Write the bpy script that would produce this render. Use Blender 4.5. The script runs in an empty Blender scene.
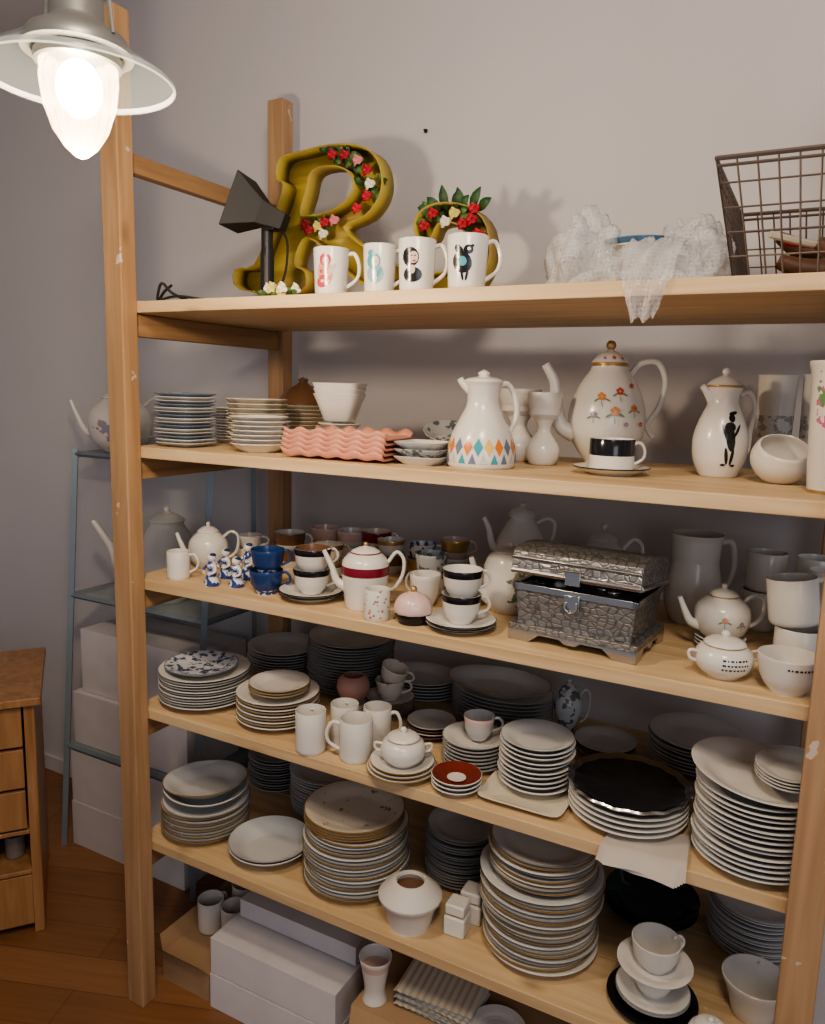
import bpy, math, random
from mathutils import Vector, Matrix, noise
from mathutils.geometry import tessellate_polygon
random.seed(7)
pi=math.pi
# ---------------------------------------------------------------- camera
th=math.atan(120/765); rho=math.radians(1.58); psi=math.radians(27.9); H=1.735
Fv=Vector((-math.sin(psi),math.cos(psi),0)); Rv=Vector((math.cos(psi),math.sin(psi),0)); Dv=Vector((0,0,-1))
fw=math.cos(th)*Fv+math.sin(th)*Dv; dn=math.cos(th)*Dv-math.sin(th)*Fv
ex=math.cos(rho)*Rv-math.sin(rho)*dn; ey=math.sin(rho)*Rv+math.cos(rho)*dn
cam=bpy.data.cameras.new('camera'); co=bpy.data.objects.new('camera',cam); bpy.context.collection.objects.link(co)
co.matrix_world=Matrix(((ex.x,-ey.x,-fw.x,0),(ex.y,-ey.y,-fw.y,0),(ex.z,-ey.z,-fw.z,H),(0,0,0,1)))
cam.sensor_width=36; cam.sensor_fit='HORIZONTAL'; cam.lens=765/825*36; cam.clip_start=.05
bpy.context.scene.camera=co
# ---------------------------------------------------------------- materials
def newmat(n):
    m=bpy.data.materials.new(n); m.use_nodes=True
    return m,m.node_tree,m.node_tree.nodes['Principled BSDF']
def N(nt,t,**k):
    n=nt.nodes.new(t)
    for a,b in k.items(): setattr(n,a,b)
    return n
def math_(nt,op,a,b=None,c=None):
    n=nt.nodes.new('ShaderNodeMath'); n.operation=op
    for i,x in enumerate((a,b,c)):
        if x is None: continue
        if isinstance(x,(int,float)): n.inputs[i].default_value=x
        else: nt.links.new(x,n.inputs[i])
    return n.outputs[0]
def c4(c): return (c[0],c[1],c[2],1)
def glaze(n,col,rough=.22,var=.05,metal=0,bump=0,bscale=60,coat=0):
    m,nt,p=newmat(n)
    tc=N(nt,'ShaderNodeTexCoord'); nz=N(nt,'ShaderNodeTexNoise'); nz.inputs['Scale'].default_value=9; nz.inputs['Detail'].default_value=3
    nt.links.new(tc.outputs['Object'],nz.inputs['Vector'])
    r=N(nt,'ShaderNodeValToRGB'); r.color_ramp.elements[0].position=.3; r.color_ramp.elements[1].position=.7
    r.color_ramp.elements[0].color=c4([x*(1-var) for x in col]); r.color_ramp.elements[1].color=c4([min(1,x*(1+var)) for x in col])
    nt.links.new(nz.outputs['Fac'],r.inputs[0]); nt.links.new(r.outputs[0],p.inputs['Base Color'])
    p.inputs['Roughness'].default_value=rough; p.inputs['Metallic'].default_value=metal
    if coat: p.inputs['Coat Weight'].default_value=coat
    if bump:
        mp=N(nt,'ShaderNodeMapping'); mp.inputs['Scale'].default_value=(1,1,1.5); nt.links.new(tc.outputs['Object'],mp.inputs[0])
        v=N(nt,'ShaderNodeTexVoronoi',feature='DISTANCE_TO_EDGE'); v.inputs['Scale'].default_value=bscale; v.inputs['Randomness'].default_value=.85; nt.links.new(mp.outputs[0],v.inputs['Vector'])
        mr=N(nt,'ShaderNodeMapRange'); mr.inputs[1].default_value=0; mr.inputs[2].default_value=.16; nt.links.new(v.outputs['Distance'],mr.inputs[0])
        b=N(nt,'ShaderNodeBump'); b.inputs['Strength'].default_value=bump; b.inputs['Distance'].default_value=.003
        nt.links.new(mr.outputs[0],b.inputs['Height']); nt.links.new(b.outputs[0],p.inputs['Normal'])
        mx=N(nt,'ShaderNodeMix',data_type='RGBA'); nt.links.new(mr.outputs[0],mx.inputs[0]); mx.inputs[6].default_value=c4([x*.5 for x in col]); nt.links.new(r.outputs[0],mx.inputs[7]); nt.links.new(mx.outputs[2],p.inputs['Base Color'])
    return m
def ramp_const(nt,cols):
    r=N(nt,'ShaderNodeValToRGB'); cr=r.color_ramp; cr.interpolation='CONSTANT'
    cr.elements[0].color=c4(cols[0]); cr.elements[0].position=0
    cr.elements[1].color=c4(cols[-1]); cr.elements[1].position=1-1/len(cols)
    for i in range(1,len(cols)-1):
        e=cr.elements.new(i/len(cols)); e.color=c4(cols[i])
    return r
def printed(n,base,cols,u0,z0,a,b,mode='noise',scale=60,thr=.5,ang=0,rough=.22):
    """glazed ware with a printed motif inside an ellipse on the side facing the room"""
    m,nt,p=newmat(n); p.inputs['Roughness'].default_value=rough
    tc=N(nt,'ShaderNodeTexCoord'); s=N(nt,'ShaderNodeSeparateXYZ'); nt.links.new(tc.outputs['Object'],s.inputs[0])
    ca,sa=math.cos(psi+ang),math.sin(psi+ang)
    u=math_(nt,'ADD',math_(nt,'MULTIPLY',s.outputs[0],ca),math_(nt,'MULTIPLY',s.outputs[1],sa))
    fc=math_(nt,'ADD',math_(nt,'MULTIPLY',s.outputs[0],sa),math_(nt,'MULTIPLY',s.outputs[1],-ca))
    e1=math_(nt,'POWER',math_(nt,'ABSOLUTE',math_(nt,'DIVIDE',math_(nt,'SUBTRACT',u,u0),a)),2)
    e2=math_(nt,'POWER',math_(nt,'ABSOLUTE',math_(nt,'DIVIDE',math_(nt,'SUBTRACT',s.outputs[2],z0),b)),2)
    el=math_(nt,'ADD',e1,e2)
    front=math_(nt,'GREATER_THAN',fc,.008)
    if mode=='noise':
        nz=N(nt,'ShaderNodeTexNoise'); nz.inputs['Scale'].default_value=scale; nz.inputs['Detail'].default_value=2
        nt.links.new(tc.outputs['Object'],nz.inputs['Vector'])
        val=math_(nt,'SUBTRACT',nz.outputs['Fac'],math_(nt,'MULTIPLY',el,.18))
        hit=math_(nt,'GREATER_THAN',val,thr-.1)
    else:
        v=N(nt,'ShaderNodeTexVoronoi'); v.inputs['Scale'].default_value=scale; nt.links.new(tc.outputs['Object'],v.inputs['Vector'])
        hit=math_(nt,'LESS_THAN',v.outputs['Distance'],thr)
        hit=math_(nt,'MULTIPLY',hit,math_(nt,'LESS_THAN',el,1))
    mask=math_(nt,'MULTIPLY',hit,front)
    n2=N(nt,'ShaderNodeTexNoise'); n2.inputs['Scale'].default_value=scale*.7; nt.links.new(tc.outputs['Object'],n2.inputs['Vector'])
    r=ramp_const(nt,cols)
    f2=math_(nt,'MULTIPLY_ADD',n2.outputs['Fac'],2.4,-.7)
    nt.links.new(f2,r.inputs[0])
    mx=N(nt,'ShaderNodeMix',data_type='RGBA'); mx.inputs[6].default_value=c4(base)
    nt.links.new(mask,mx.inputs[0]); nt.links.new(r.outputs[0],mx.inputs[7]); nt.links.new(mx.outputs[2],p.inputs['Base Color'])
    return m
def patterned_top(n,base,col,scale=45,thr=.5,rough=.22,soft=.02):
    m,nt,p=newmat(n); p.inputs['Roughness'].default_value=rough
    tc=N(nt,'ShaderNodeTexCoord'); nz=N(nt,'ShaderNodeTexNoise'); nz.inputs['Scale'].default_value=scale; nz.inputs['Detail'].default_value=3
    nt.links.new(tc.outputs['Object'],nz.inputs['Vector'])
    r=N(nt,'ShaderNodeValToRGB'); r.color_ramp.elements[0].position=thr-soft; r.color_ramp.elements[1].position=thr+soft
    r.color_ramp.elements[0].color=c4(base); r.color_ramp.elements[1].color=c4(col)
    nt.links.new(nz.outputs['Fac'],r.inputs[0]); nt.links.new(r.outputs[0],p.inputs['Base Color'])
    return m
def wood(n,c1,c2,axis,rough=.55,flecks=0,sc=1.0):
    m,nt,p=newmat(n); tc=N(nt,'ShaderNodeTexCoord'); mp=N(nt,'ShaderNodeMapping')
    s=[22*sc]*3; s[axis]=1.3*sc; mp.inputs['Scale'].default_value=s
    nt.links.new(tc.outputs['Object'],mp.inputs[0])
    nz=N(nt,'ShaderNodeTexNoise'); nz.inputs['Scale'].default_value=1.6; nz.inputs['Detail'].default_value=6; nz.inputs['Distortion'].default_value=.8
    nt.links.new(mp.outputs[0],nz.inputs['Vector'])
    r=N(nt,'ShaderNodeValToRGB'); r.color_ramp.elements[0].position=.3; r.color_ramp.elements[1].position=.72
    r.color_ramp.elements[0].color=c4(c1); r.color_ramp.elements[1].color=c4(c2); nt.links.new(nz.outputs['Fac'],r.inputs[0])
    mp2=N(nt,'ShaderNodeMapping'); s2=[7*sc]*3; s2[axis]=3.2*sc; mp2.inputs['Scale'].default_value=s2; nt.links.new(tc.outputs['Object'],mp2.inputs[0])
    v=N(nt,'ShaderNodeTexVoronoi'); v.inputs['Scale'].default_value=1; nt.links.new(mp2.outputs[0],v.inputs['Vector'])
    kr=N(nt,'ShaderNodeValToRGB'); kr.color_ramp.elements[0].position=.03; kr.color_ramp.elements[1].position=.13
    kr.color_ramp.elements[0].color=(1,1,1,1); kr.color_ramp.elements[1].color=(0,0,0,1); nt.links.new(v.outputs['Distance'],kr.inputs[0])
    mx=N(nt,'ShaderNodeMix',data_type='RGBA'); nt.links.new(math_(nt,'MULTIPLY',kr.outputs[0],.65),mx.inputs[0]); nt.links.new(r.outputs[0],mx.inputs[6]); mx.inputs[7].default_value=c4([x*.45 for x in c1])
    out=mx.outputs[2]
    if flecks:
        n3=N(nt,'ShaderNodeTexNoise'); n3.inputs['Scale'].default_value=18; n3.inputs['Detail'].default_value=3; nt.links.new(tc.outputs['Object'],n3.inputs['Vector'])
        m2=N(nt,'ShaderNodeMix',data_type='RGBA'); nt.links.new(math_(nt,'GREATER_THAN',n3.outputs['Fac'],flecks),m2.inputs[0]); nt.links.new(out,m2.inputs[6]); m2.inputs[7].default_value=(.55,.46,.37,1); out=m2.outputs[2]
    nt.links.new(out,p.inputs['Base Color']); p.inputs['Roughness'].default_value=rough
    b=N(nt,'ShaderNodeBump'); b.inputs['Strength'].default_value=.15; b.inputs['Distance'].default_value=.003
    nt.links.new(nz.outputs['Fac'],b.inputs['Height']); nt.links.new(b.outputs[0],p.inputs['Normal'])
    return m
W1=(.7,.67,.62)
white=glaze('porcelain_white',W1); cool=glaze('porcelain_cool',(.62,.62,.61)); cream=glaze('porcelain_cream',(.68,.61,.49)); greyp=glaze('porcelain_grey',(.52,.51,.49))
matte=glaze('bisque_white',(.68,.64,.58),rough=.6)
gold=glaze('gold_rim',(.5,.34,.15),rough=.35,metal=.6); black=glaze('black_glaze',(.012,.012,.015),rough=.15); navy=glaze('blue_glaze',(.02,.05,.16),rough=.2)
maroon=glaze('maroon_glaze',(.2,.015,.03)); dkgreen=glaze('dark_green_glass',(.012,.03,.026),rough=.08); silver=glaze('silver',(.5,.5,.5),rough=.24,metal=1,var=.1)
pink=glaze('pink_glaze',(.58,.28,.2),rough=.4); ltpink=glaze('light_pink',(.66,.48,.44)); orange=glaze('orange_glaze',(.7,.22,.04)); teal=glaze('teal_glaze',(.06,.34,.38)); ylw=glaze('yellow_glaze',(.75,.5,.13))
brown=glaze('brown_glaze',(.17,.09,.05)); redb=glaze('red_brown_glaze',(.18,.03,.018)); slate=glaze('slate_rim',(.3,.29,.28)); slateb=glaze('slate_blue',(.16,.2,.28)); inside=glaze('cup_inside',(.6,.57,.52))
cardb=glaze('cardboard',(.4,.26,.15),rough=.85); boxw=glaze('white_card',(.64,.61,.61),rough=.8); tape=glaze('packing_tape',(.5,.48,.46),rough=.35)
blackpl=glaze('black_plastic',(.02,.02,.022),rough=.4); rubber=glaze('black_rubber',(.012,.012,.012),rough=.6)
yellow=patterned_top('worn_yellow_paint',(.4,.31,.06),(.3,.2,.06),7,.58,.6,.1); wire=glaze('wire_metal',(.2,.16,.14),rough=.4,metal=.9)
croc=glaze('embossed_silver',(.34,.335,.33),rough=.38,metal=.75,bump=.45,bscale=58); rackm=glaze('rack_steel',(.25,.3,.34),rough=.45,metal=.4)
pinew=wood('pine_board',(.52,.36,.19),(.7,.52,.31),0); postw=wood('post_wood',(.34,.2,.1),(.5,.32,.18),2,flecks=.72); railw=wood('rail_wood',(.26,.145,.07),(.42,.26,.13),1)
cabw=wood('cabinet_wood',(.27,.13,.05),(.44,.24,.11),2,rough=.4); dkwood=wood('dark_wood',(.06,.025,.01),(.14,.06,.03),0)
leafm=glaze('leaf_green',(.02,.07,.018),rough=.5,var=.5); leafl=glaze('leaf_light',(.07,.14,.04),rough=.5,var=.4); redf=glaze('petal_red',(.36,.012,.025),rough=.6,var=.4); pinkf=glaze('petal_pink',(.6,.2,.22),rough=.6); whitef=glaze('petal_white',(.72,.69,.58),rough=.6); ylf=glaze('petal_yellow',(.62,.52,.15),rough=.6)
red_ink=glaze('red_ink',(.5,.08,.08)); pink_ink=glaze('pink_ink',(.62,.3,.25)); teal_ink=glaze('teal_ink',(.1,.34,.38)); grey_ink=glaze('grey_ink',(.3,.4,.45)); skin_ink=glaze('skin_ink',(.66,.48,.4)); blk_ink=glaze('black_ink',(.015,.015,.018)); green_ink=glaze('green_ink',(.2,.28,.15)); ylw_ink=glaze('yellow_ink',(.65,.45,.1)); vio_ink=glaze('violet_ink',(.3,.22,.4)); or_ink=glaze('orange_ink',(.62,.25,.1))
floral2=patterned_top('floral_plate',(.64,.58,.49),(.32,.17,.12),34,.655)
bluepat=patterned_top('blue_pattern',(.62,.63,.66),(.07,.09,.17),60,.53)
blueware=patterned_top('blue_white_ware',(.66,.68,.72),(.03,.06,.22),80,.5)
greypat=patterned_top('grey_pattern',(.5,.51,.51),(.14,.15,.16),50,.53)
greenpr=printed('leaf_print',W1,[(.15,.2,.12),(.3,.28,.2)],.015,.075,.03,.06,'noise',45,.52)
# ---------------------------------------------------------------- mesh builder
def cat(P,n=6,closed=False):
    P=[Vector(p) for p in P]; out=[]; L=len(P)
    rng=range(L if closed else L-1)
    for i in rng:
        if closed: a,b,c,d=P[i-1],P[i],P[(i+1)%L],P[(i+2)%L]
        else: a,b,c,d=P[max(i-1,0)],P[i],P[i+1],P[min(i+2,L-1)]
        for k in range(n):
            t=k/n
            out.append(.5*((2*b)+(c-a)*t+(2*a-5*b+4*c-d)*t*t+(3*b-a-3*c+d)*t*t*t))
    if not closed: out.append(P[-1])
    return out
class B:
    def __init__(s): s.v=[];s.f=[];s.m=[];s.mats=[]
    def mi(s,m):
        if m not in s.mats: s.mats.append(m)
        return s.mats.index(m)
    def add(s,vs,fs,m,M=None):
        o=len(s.v)
        for v in vs:
            v=Vector(v); s.v.append(tuple(M@v) if M else tuple(v))
        for i,f in enumerate(fs):
            s.f.append([o+j for j in f]); s.m.append(s.mi(m[i] if isinstance(m,list) else m))
    def lathe(s,prof,mat,c=(0,0,0),seg=36,M=None,sx=1,sy=1,bands=(),wob=None,sq=0):
        vs=[];fs=[];ms=[]
        for (r,z) in [(p[0],p[1]) for p in prof]:
            for i in range(seg):
                a=2*pi*i/seg; k=1+(wob(a,z) if wob else 0)
                if sq: k*=1/((abs(math.cos(a))**sq+abs(math.sin(a))**sq)**(1/sq))
                vs.append((c[0]+r*k*math.cos(a)*sx,c[1]+r*k*math.sin(a)*sy,c[2]+z))
        n=len(prof); peak=max(range(n),key=lambda i:prof[i][1])
        for j in range(n-1):
            zm=(prof[j][1]+prof[j+1][1])/2; mm=mat
            for bd in bands:
                if bd[0]<=zm<=bd[1] and (j<peak or (len(bd)>3 and bd[3])): mm=bd[2]
            for i in range(seg):
                k=(i+1)%seg
                fs.append((j*seg+i,j*seg+k,(j+1)*seg+k,(j+1)*seg+i)); ms.append(mm)
        s.add(vs,fs,ms,M)
    def tube(s,P,r,mat,seg=8,closed=False,M=None,flat=1,smooth=5):
        if smooth:
            L=len(P); Q=cat(P,smooth,closed)
            if isinstance(r,(list,tuple)):
                rr=[]
                for i in range(len(Q)):
                    t=i/smooth; a=min(int(t),L-1); b=min(a+1,L-1); rr.append(r[a]+(r[b]-r[a])*(t-a))
            else: rr=[r]*len(Q)
        else:
            Q=[Vector(p) for p in P]; rr=list(r) if isinstance(r,(list,tuple)) else [r]*len(Q)
        n=len(Q); vs=[];fs=[]; up=None
        for i in range(n):
            a=Q[(i-1)%n] if (closed or i>0) else Q[i]; b=Q[(i+1)%n] if (closed or i<n-1) else Q[i]
            t=(b-a)
            t=t.normalized() if t.length>1e-9 else Vector((0,0,1))
            if up is None:
                up=Vector((0,0,1)) if abs(t.z)<.9 else Vector((1,0,0))
            x=up.cross(t)
            if x.length<1e-6: x=Vector((0,1,0)).cross(t)
            x.normalize(); y=t.cross(x).normalized(); up=y
            for k in range(seg):
                q=2*pi*k/seg; vs.append(Q[i]+x*math.cos(q)*rr[i]*flat+y*math.sin(q)*rr[i])
        m=n if closed else n-1
        for i in range(m):
            for k in range(seg):
                a=i*seg+k; b=i*seg+(k+1)%seg; c=((i+1)%n)*seg+(k+1)%seg; d=((i+1)%n)*seg+k
                fs.append((a,b,c,d))
        if not closed: fs.append(tuple(range(seg))[::-1]); fs.append(tuple((n-1)*seg+k for k in range(seg)))
        s.add(vs,fs,mat,M)
    def box(s,a,b,mat,M=None,tp=0):
        x0,y0,z0=a;x1,y1,z1=b
        vs=[(x0+tp,y0+tp,z0),(x1-tp,y0+tp,z0),(x1-tp,y1-tp,z0),(x0+tp,y1-tp,z0),(x0,y0,z1),(x1,y0,z1),(x1,y1,z1),(x0,y1,z1)]
        s.add(vs,[(3,2,1,0),(4,5,6,7),(0,1,5,4),(1,2,6,5),(2,3,7,6),(3,0,4,7)],mat,M)
    def ball(s,c,r,mat,sx=1,sy=1,sz=1,seg=14,rings=9,M=None):
        prof=[(max(1e-5,r*math.sin(pi*i/rings)),-r*sz*math.cos(pi*i/rings)) for i in range(rings+1)]
        s.lathe(prof,mat,c,seg,M,sx,sy)
    def done(s,name,loc=(0,0,0),rot=0,bevel=0,solid=0,sharp=40,smooth=True,parent=None,rots=None):
        me=bpy.data.meshes.new(name); me.from_pydata(s.v,[],s.f)
        for m in s.mats: me.materials.append(m)
        me.polygons.foreach_set('material_index',s.m)
        me.polygons.foreach_set('use_smooth',[smooth]*len(s.f)); me.update()
        if smooth: me.set_sharp_from_angle(angle=math.radians(sharp))
        o=bpy.data.objects.new(name,me); bpy.context.collection.objects.link(o); o.location=loc
        o.rotation_euler=rots if rots else (0,0,rot)
        if bevel:
            md=o.modifiers.new('bevel','BEVEL'); md.width=bevel; md.segments=2; md.limit_method='ANGLE'
        if solid:
            md=o.modifiers.new('solid','SOLIDIFY'); md.thickness=solid; md.offset=0
        if parent: o.parent=parent
        return o
E=1e-4
def decal(b,rf,items,a0):
    """printed shapes that follow the surface of a turned body"""
    for n_,(u,z,ru,rz,rot,mat) in enumerate(items):
        vs=[];fs=[];S=14
        off=.0006+.00012*n_
        def pt(du,dz):
            zz=z+dz*math.cos(rot)+du*math.sin(rot); uu=u+du*math.cos(rot)-dz*math.sin(rot)
            R=rf(zz); a=a0+uu/R; return ((R+off)*math.cos(a),(R+off)*math.sin(a),zz)
        vs.append(pt(0,0))
        for k in (.5,1):
            for i in range(S): t=2*pi*i/S; vs.append(pt(ru*k*math.cos(t),rz*k*math.sin(t)))
        for i in range(S):
            j=(i+1)%S; fs.append((0,1+i,1+j)); fs.append((1+i,1+S+i,1+S+j,1+j))
        b.add(vs,fs,mat)
def flower(u,z,s,col,cen,n=5,leafs=True):
    L=[]
    if leafs:
        L+=[(u+s*1.5,z-s*.9,s*.8,s*.25,-.5,green_ink),(u-s*1.4,z-s*1.0,s*.8,s*.25,.6,green_ink),(u,z-s*2.0,s*.1,s*1.0,.15,green_ink)]
    for i in range(n):
        a=2*pi*i/n+.3; L.append((u+s*.62*math.cos(a),z+s*.62*math.sin(a),s*.48,s*.48,0,col))
    return L+[(u,z,s*.32,s*.32,0,cen)]
def rfun(P):
    P=[(p[0],p[1]) for p in P]
    def f(zz):
        for i in range(len(P)-1):
            if P[i][1]<=zz<=P[i+1][1] and P[i+1][1]>P[i][1]:
                t=(zz-P[i][1])/(P[i+1][1]-P[i][1]); return P[i][0]+(P[i+1][0]-P[i][0])*t
        return P[-1][0]
    return f
FR=psi-pi/2
# ---------------------------------------------------------------- ware library
def plate(b,R,z,mat,rim=None,dx=0,dy=0,d=.02,seg=48,top=None,sx=1,sy=1,sq=0,tilt=None,wob=None):
    P=[(E,.002),(.5*R,.002),(.52*R,0),(.57*R,0),(.6*R,.003),(.8*R,.5*d),(.97*R,d),(R,d+.001),(R,d+.0025),(.975*R,d+.003),(.74*R,.42*d+.005),(.62*R,.0065),(.5*R,.005),(E,.005)]
    M=None
    if tilt: M=Matrix.Translation((dx,dy,z))@Matrix.Rotation(tilt[0],4,'X')@Matrix.Rotation(tilt[1],4,'Y'); c=(0,0,0)
    else: c=(dx,dy,z)
    n0=len(b.m)
    b.lathe(P,mat,c,seg,M,sx,sy,wob=wob,sq=sq)
    if rim:
        k=b.mi(rim)
        for j in (6,7,8):
            for i in range(seg): b.m[n0+j*seg+i]=k
    if top:
        k=b.mi(top)
        for j in (9,10,11,12):
            for i in range(seg): b.m[n0+j*seg+i]=k
def stack(name,x,y,z,R,h,mat=white,rim=None,top=None,pitch=.0085,d=.02,parts=None,jit=.003,**k):
    b=B(); n=max(1,int(round((h-d)/pitch)))
    for i in range(n):
        mm=mat[i%len(mat)] if isinstance(mat,list) else mat
        rr=R
        if parts:
            for (a,s_) in parts:
                if i/n>=a: rr=R*s_
        plate(b,rr,i*pitch,mm,rim,random.uniform(-jit,jit),random.uniform(-jit,jit),d=d*rr/R,top=top if i==n-1 else None,**k)
    return b.done(name,(x,y,z))
def handle(b,r,z0,z1,out,t,mat,ang=psi,M=None,top=None):
    c,s_=math.cos(ang),math.sin(ang); h=z1-z0
    P=[(r-.004,z1),(r+out*.55,z1+h*.06),(r+out,z0+h*.68),(r+out*.8,z0+h*.28),(r-.004,z0)]
    b.tube([(p[0]*c,p[0]*s_,p[1]) for p in P],[t,t,t*.95,t*.9,t*1.05],mat,M=M)
def mugp(r,h): return [(E,.002),(.86*r,.002),(.9*r,0),(.97*r,.003),(r,.01),(r,h*.5),(r,h-.001),(.985*r,h),(.95*r,h),(.94*r,h-.002),(.93*r,h*.4),(.9*r,.01),(E,.008)]
def teap(r,h): return [(E,.002),(.48*r,.002),(.5*r,0),(.55*r,0),(.56*r,.05*h),(.74*r,.2*h),(.9*r,.45*h),(.95*r,.75*h),(.985*r,.86*h),(r,h-.001),(.985*r,h),(.955*r,h),(.91*r,.8*h),(.84*r,.45*h),(.6*r,.16*h),(E,.1*h)]
def flare(r,h): return [(E,.002),(.6*r,0),(.64*r,.004),(.72*r,.3*h),(.85*r,.7*h),(.985*r,.9*h),(r,h-.001),(.985*r,h),(.95*r,h),(.82*r,.7*h),(.68*r,.3*h),(.58*r,.01),(E,.01)]
def cup(b,r,h,mat,c=(0,0,0),ang=psi,kind='tea',bands=(),hand=True,M=None,out=.022,t=.0035,inn=None,seg=32):
    P={'tea':teap,'mug':mugp,'flare':flare}[kind](r,h)
    T=Matrix.Translation(c); 
    if M is not None: T=T@M
    n0=len(b.m); b.lathe(P,mat,(0,0,0),seg,T,bands=[(q[0]*h,q[1]*h,q[2]) for q in bands])
    if inn:
        k=b.mi(inn)
        for j in range(len(P)-5,len(P)-1):
            for i in range(seg): b.m[n0+j*seg+i]=k
    if hand:
        if kind=='mug': handle(b,r,h*.2,h*.84,out,t,mat,ang,T)
        else: handle(b,r*.9,h*.3,h*.86,out,t,mat,ang,T)
def spout(b,P,r0,r1,mat,ang,M=None):
    c,s_=math.cos(ang),math.sin(ang); n=len(P)
    b.tube([(p[0]*c,p[0]*s_,p[1]) for p in P],[r0+(r1-r0)*(i/(n-1))**.7 for i in range(n)],mat,seg=12,M=M)
def pot(name,loc,r,h,prof,mat=white,sp=None,hd=None,lid=True,rim=None,bands=(),lmat=None,ang=psi,hang=None,ht=.005,sr=(.016,.007),seg=40,fin='ball',finmat=None,extra=None,decals=None,smat=None):
    b=B(); P=cat([(p[0]*r,p[1]*h,0) for p in prof],4); P=[(max(E,p[0]),p[1]) for p in P]
    b.lathe([(E,P[0][1])]+P,mat,(0,0,0),seg,bands=[(q[0]*h,q[1]*h,q[2]) for q in bands])
    rt,zt=P[-1]; lmat=lmat or mat
    if lid:
        lh=h-zt
        L=cat([(rt*1.0,zt,0),(rt*1.06,zt+lh*.06,0),(rt*.95,zt+lh*.2,0),(rt*.6,zt+lh*.45,0),(rt*.2,zt+lh*.6,0),(rt*.14,zt+lh*.68,0)],4)
        b.lathe([(max(E,p[0]),p[1]) for p in L],lmat,(0,0,0),seg,bands=[(zt,zt+lh*.12,rim)] if rim else ())
        fm=finmat or lmat
        if fin=='ball': b.ball((0,0,h-lh*.2),max(.006,lh*.2),fm)
        else: b.lathe([(rt*.14,zt+lh*.66),(rt*.28,zt+lh*.76),(rt*.26,zt+lh*.85),(rt*.1,zt+lh*.9),(E,h)],fm,seg=16)
    else:
        b.lathe([(rt,zt),(rt*.94,zt),(rt*.88,zt-.3*h),(E,zt-.5*h)],mat,(0,0,0),seg)
        if rim: b.lathe([(rt*1.003,zt-.004),(rt*1.005,zt+.001),(rt*.94,zt+.001)],rim,(0,0,0),seg)
    if sp: spout(b,[(p[0]*r,p[1]*h) for p in sp],sr[0],sr[1],smat or white,ang+pi)
    if hd:
        a=hang if hang is not None else ang
        c,s_=math.cos(a),math.sin(a)
        b.tube([(p[0]*r*c,p[0]*r*s_,p[1]*h) for p in hd],ht,smat or white,M=None)
    if decals: decal(b,rfun(P),decals,FR)
    if extra: extra(b)
    return b.done(name,loc)
TEAP=[(.5,0),(.55,.02),(.6,.04),(.88,.18),(1,.4),(.92,.6),(.62,.74),(.52,.78)]
COFF=[(.55,0),(.6,.02),(.8,.1),(1,.3),(.95,.48),(.66,.7),(.5,.8),(.5,.84)]
TSP=[(.7,.22),(1.15,.3),(1.4,.5),(1.62,.74)]
THD=[(.78,.68),(1.15,.8),(1.5,.72),(1.5,.45),(1.25,.28),(.93,.22)]
Z={1:1.939,2:1.577,3:1.230,4:.871,5:.485}
# ---------------------------------------------------------------- room
wm,nt,p=newmat('wall_paint'); p.inputs['Roughness'].default_value=.9
tc=N(nt,'ShaderNodeTexCoord'); nz=N(nt,'ShaderNodeTexNoise'); nz.inputs['Scale'].default_value=1.5; nt.links.new(tc.outputs['Object'],nz.inputs['Vector'])
r=N(nt,'ShaderNodeValToRGB'); r.color_ramp.elements[0].color=(.57,.55,.56,1); r.color_ramp.elements[1].color=(.62,.6,.61,1); nt.links.new(nz.outputs['Fac'],r.inputs[0]); nt.links.new(r.outputs[0],p.inputs['Base Color'])
n2=N(nt,'ShaderNodeTexNoise'); n2.inputs['Scale'].default_value=90; nt.links.new(tc.outputs['Object'],n2.inputs['Vector'])
bp=N(nt,'ShaderNodeBump'); bp.inputs['Strength'].default_value=.08; bp.inputs['Distance'].default_value=.004; nt.links.new(n2.outputs['Fac'],bp.inputs['Height']); nt.links.new(bp.outputs[0],p.inputs['Normal'])
fm,nt,p=newmat('laminate_floor'); p.inputs['Roughness'].default_value=.38
tc=N(nt,'ShaderNodeTexCoord'); mp=N(nt,'ShaderNodeMapping'); mp.inputs['Rotation'].default_value=(0,0,-.35); nt.links.new(tc.outputs['Object'],mp.inputs[0])
br=N(nt,'ShaderNodeTexBrick'); br.inputs['Scale'].default_value=1; br.inputs['Brick Width'].default_value=1.2; br.inputs['Row Height'].default_value=.13; br.inputs['Mortar Size'].default_value=.001
br.inputs['Color1'].default_value=(.24,.11,.045,1); br.inputs['Color2'].default_value=(.31,.15,.065,1); br.inputs['Mortar'].default_value=(.1,.045,.02,1); nt.links.new(mp.outputs[0],br.inputs['Vector'])
mp3=N(nt,'ShaderNodeMapping'); mp3.inputs['Scale'].default_value=(2,40,1); nt.links.new(mp.outputs[0],mp3.inputs[0]); nz=N(nt,'ShaderNodeTexNoise'); nz.inputs['Scale'].default_value=1.5; nz.inputs['Detail'].default_value=5; nt.links.new(mp3.outputs[0],nz.inputs['Vector'])
mx=N(nt,'ShaderNodeMix',data_type='RGBA'); mx.blend_type='MULTIPLY'; mx.inputs[0].default_value=.6; nt.links.new(br.outputs[0],mx.inputs[6]); nt.links.new(nz.outputs['Fac'],mx.inputs[7])
mm2=N(nt,'ShaderNodeMix',data_type='RGBA'); mm2.blend_type='ADD'; mm2.inputs[0].default_value=.25; nt.links.new(mx.outputs[2],mm2.inputs[6]); nt.links.new(br.outputs[0],mm2.inputs[7]); nt.links.new(mm2.outputs[2],p.inputs['Base Color'])
def slab(n,a,b_,m,bev=0):
    b=B(); b.box(a,b_,m); return b.done(n,smooth=False,bevel=bev)
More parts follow.
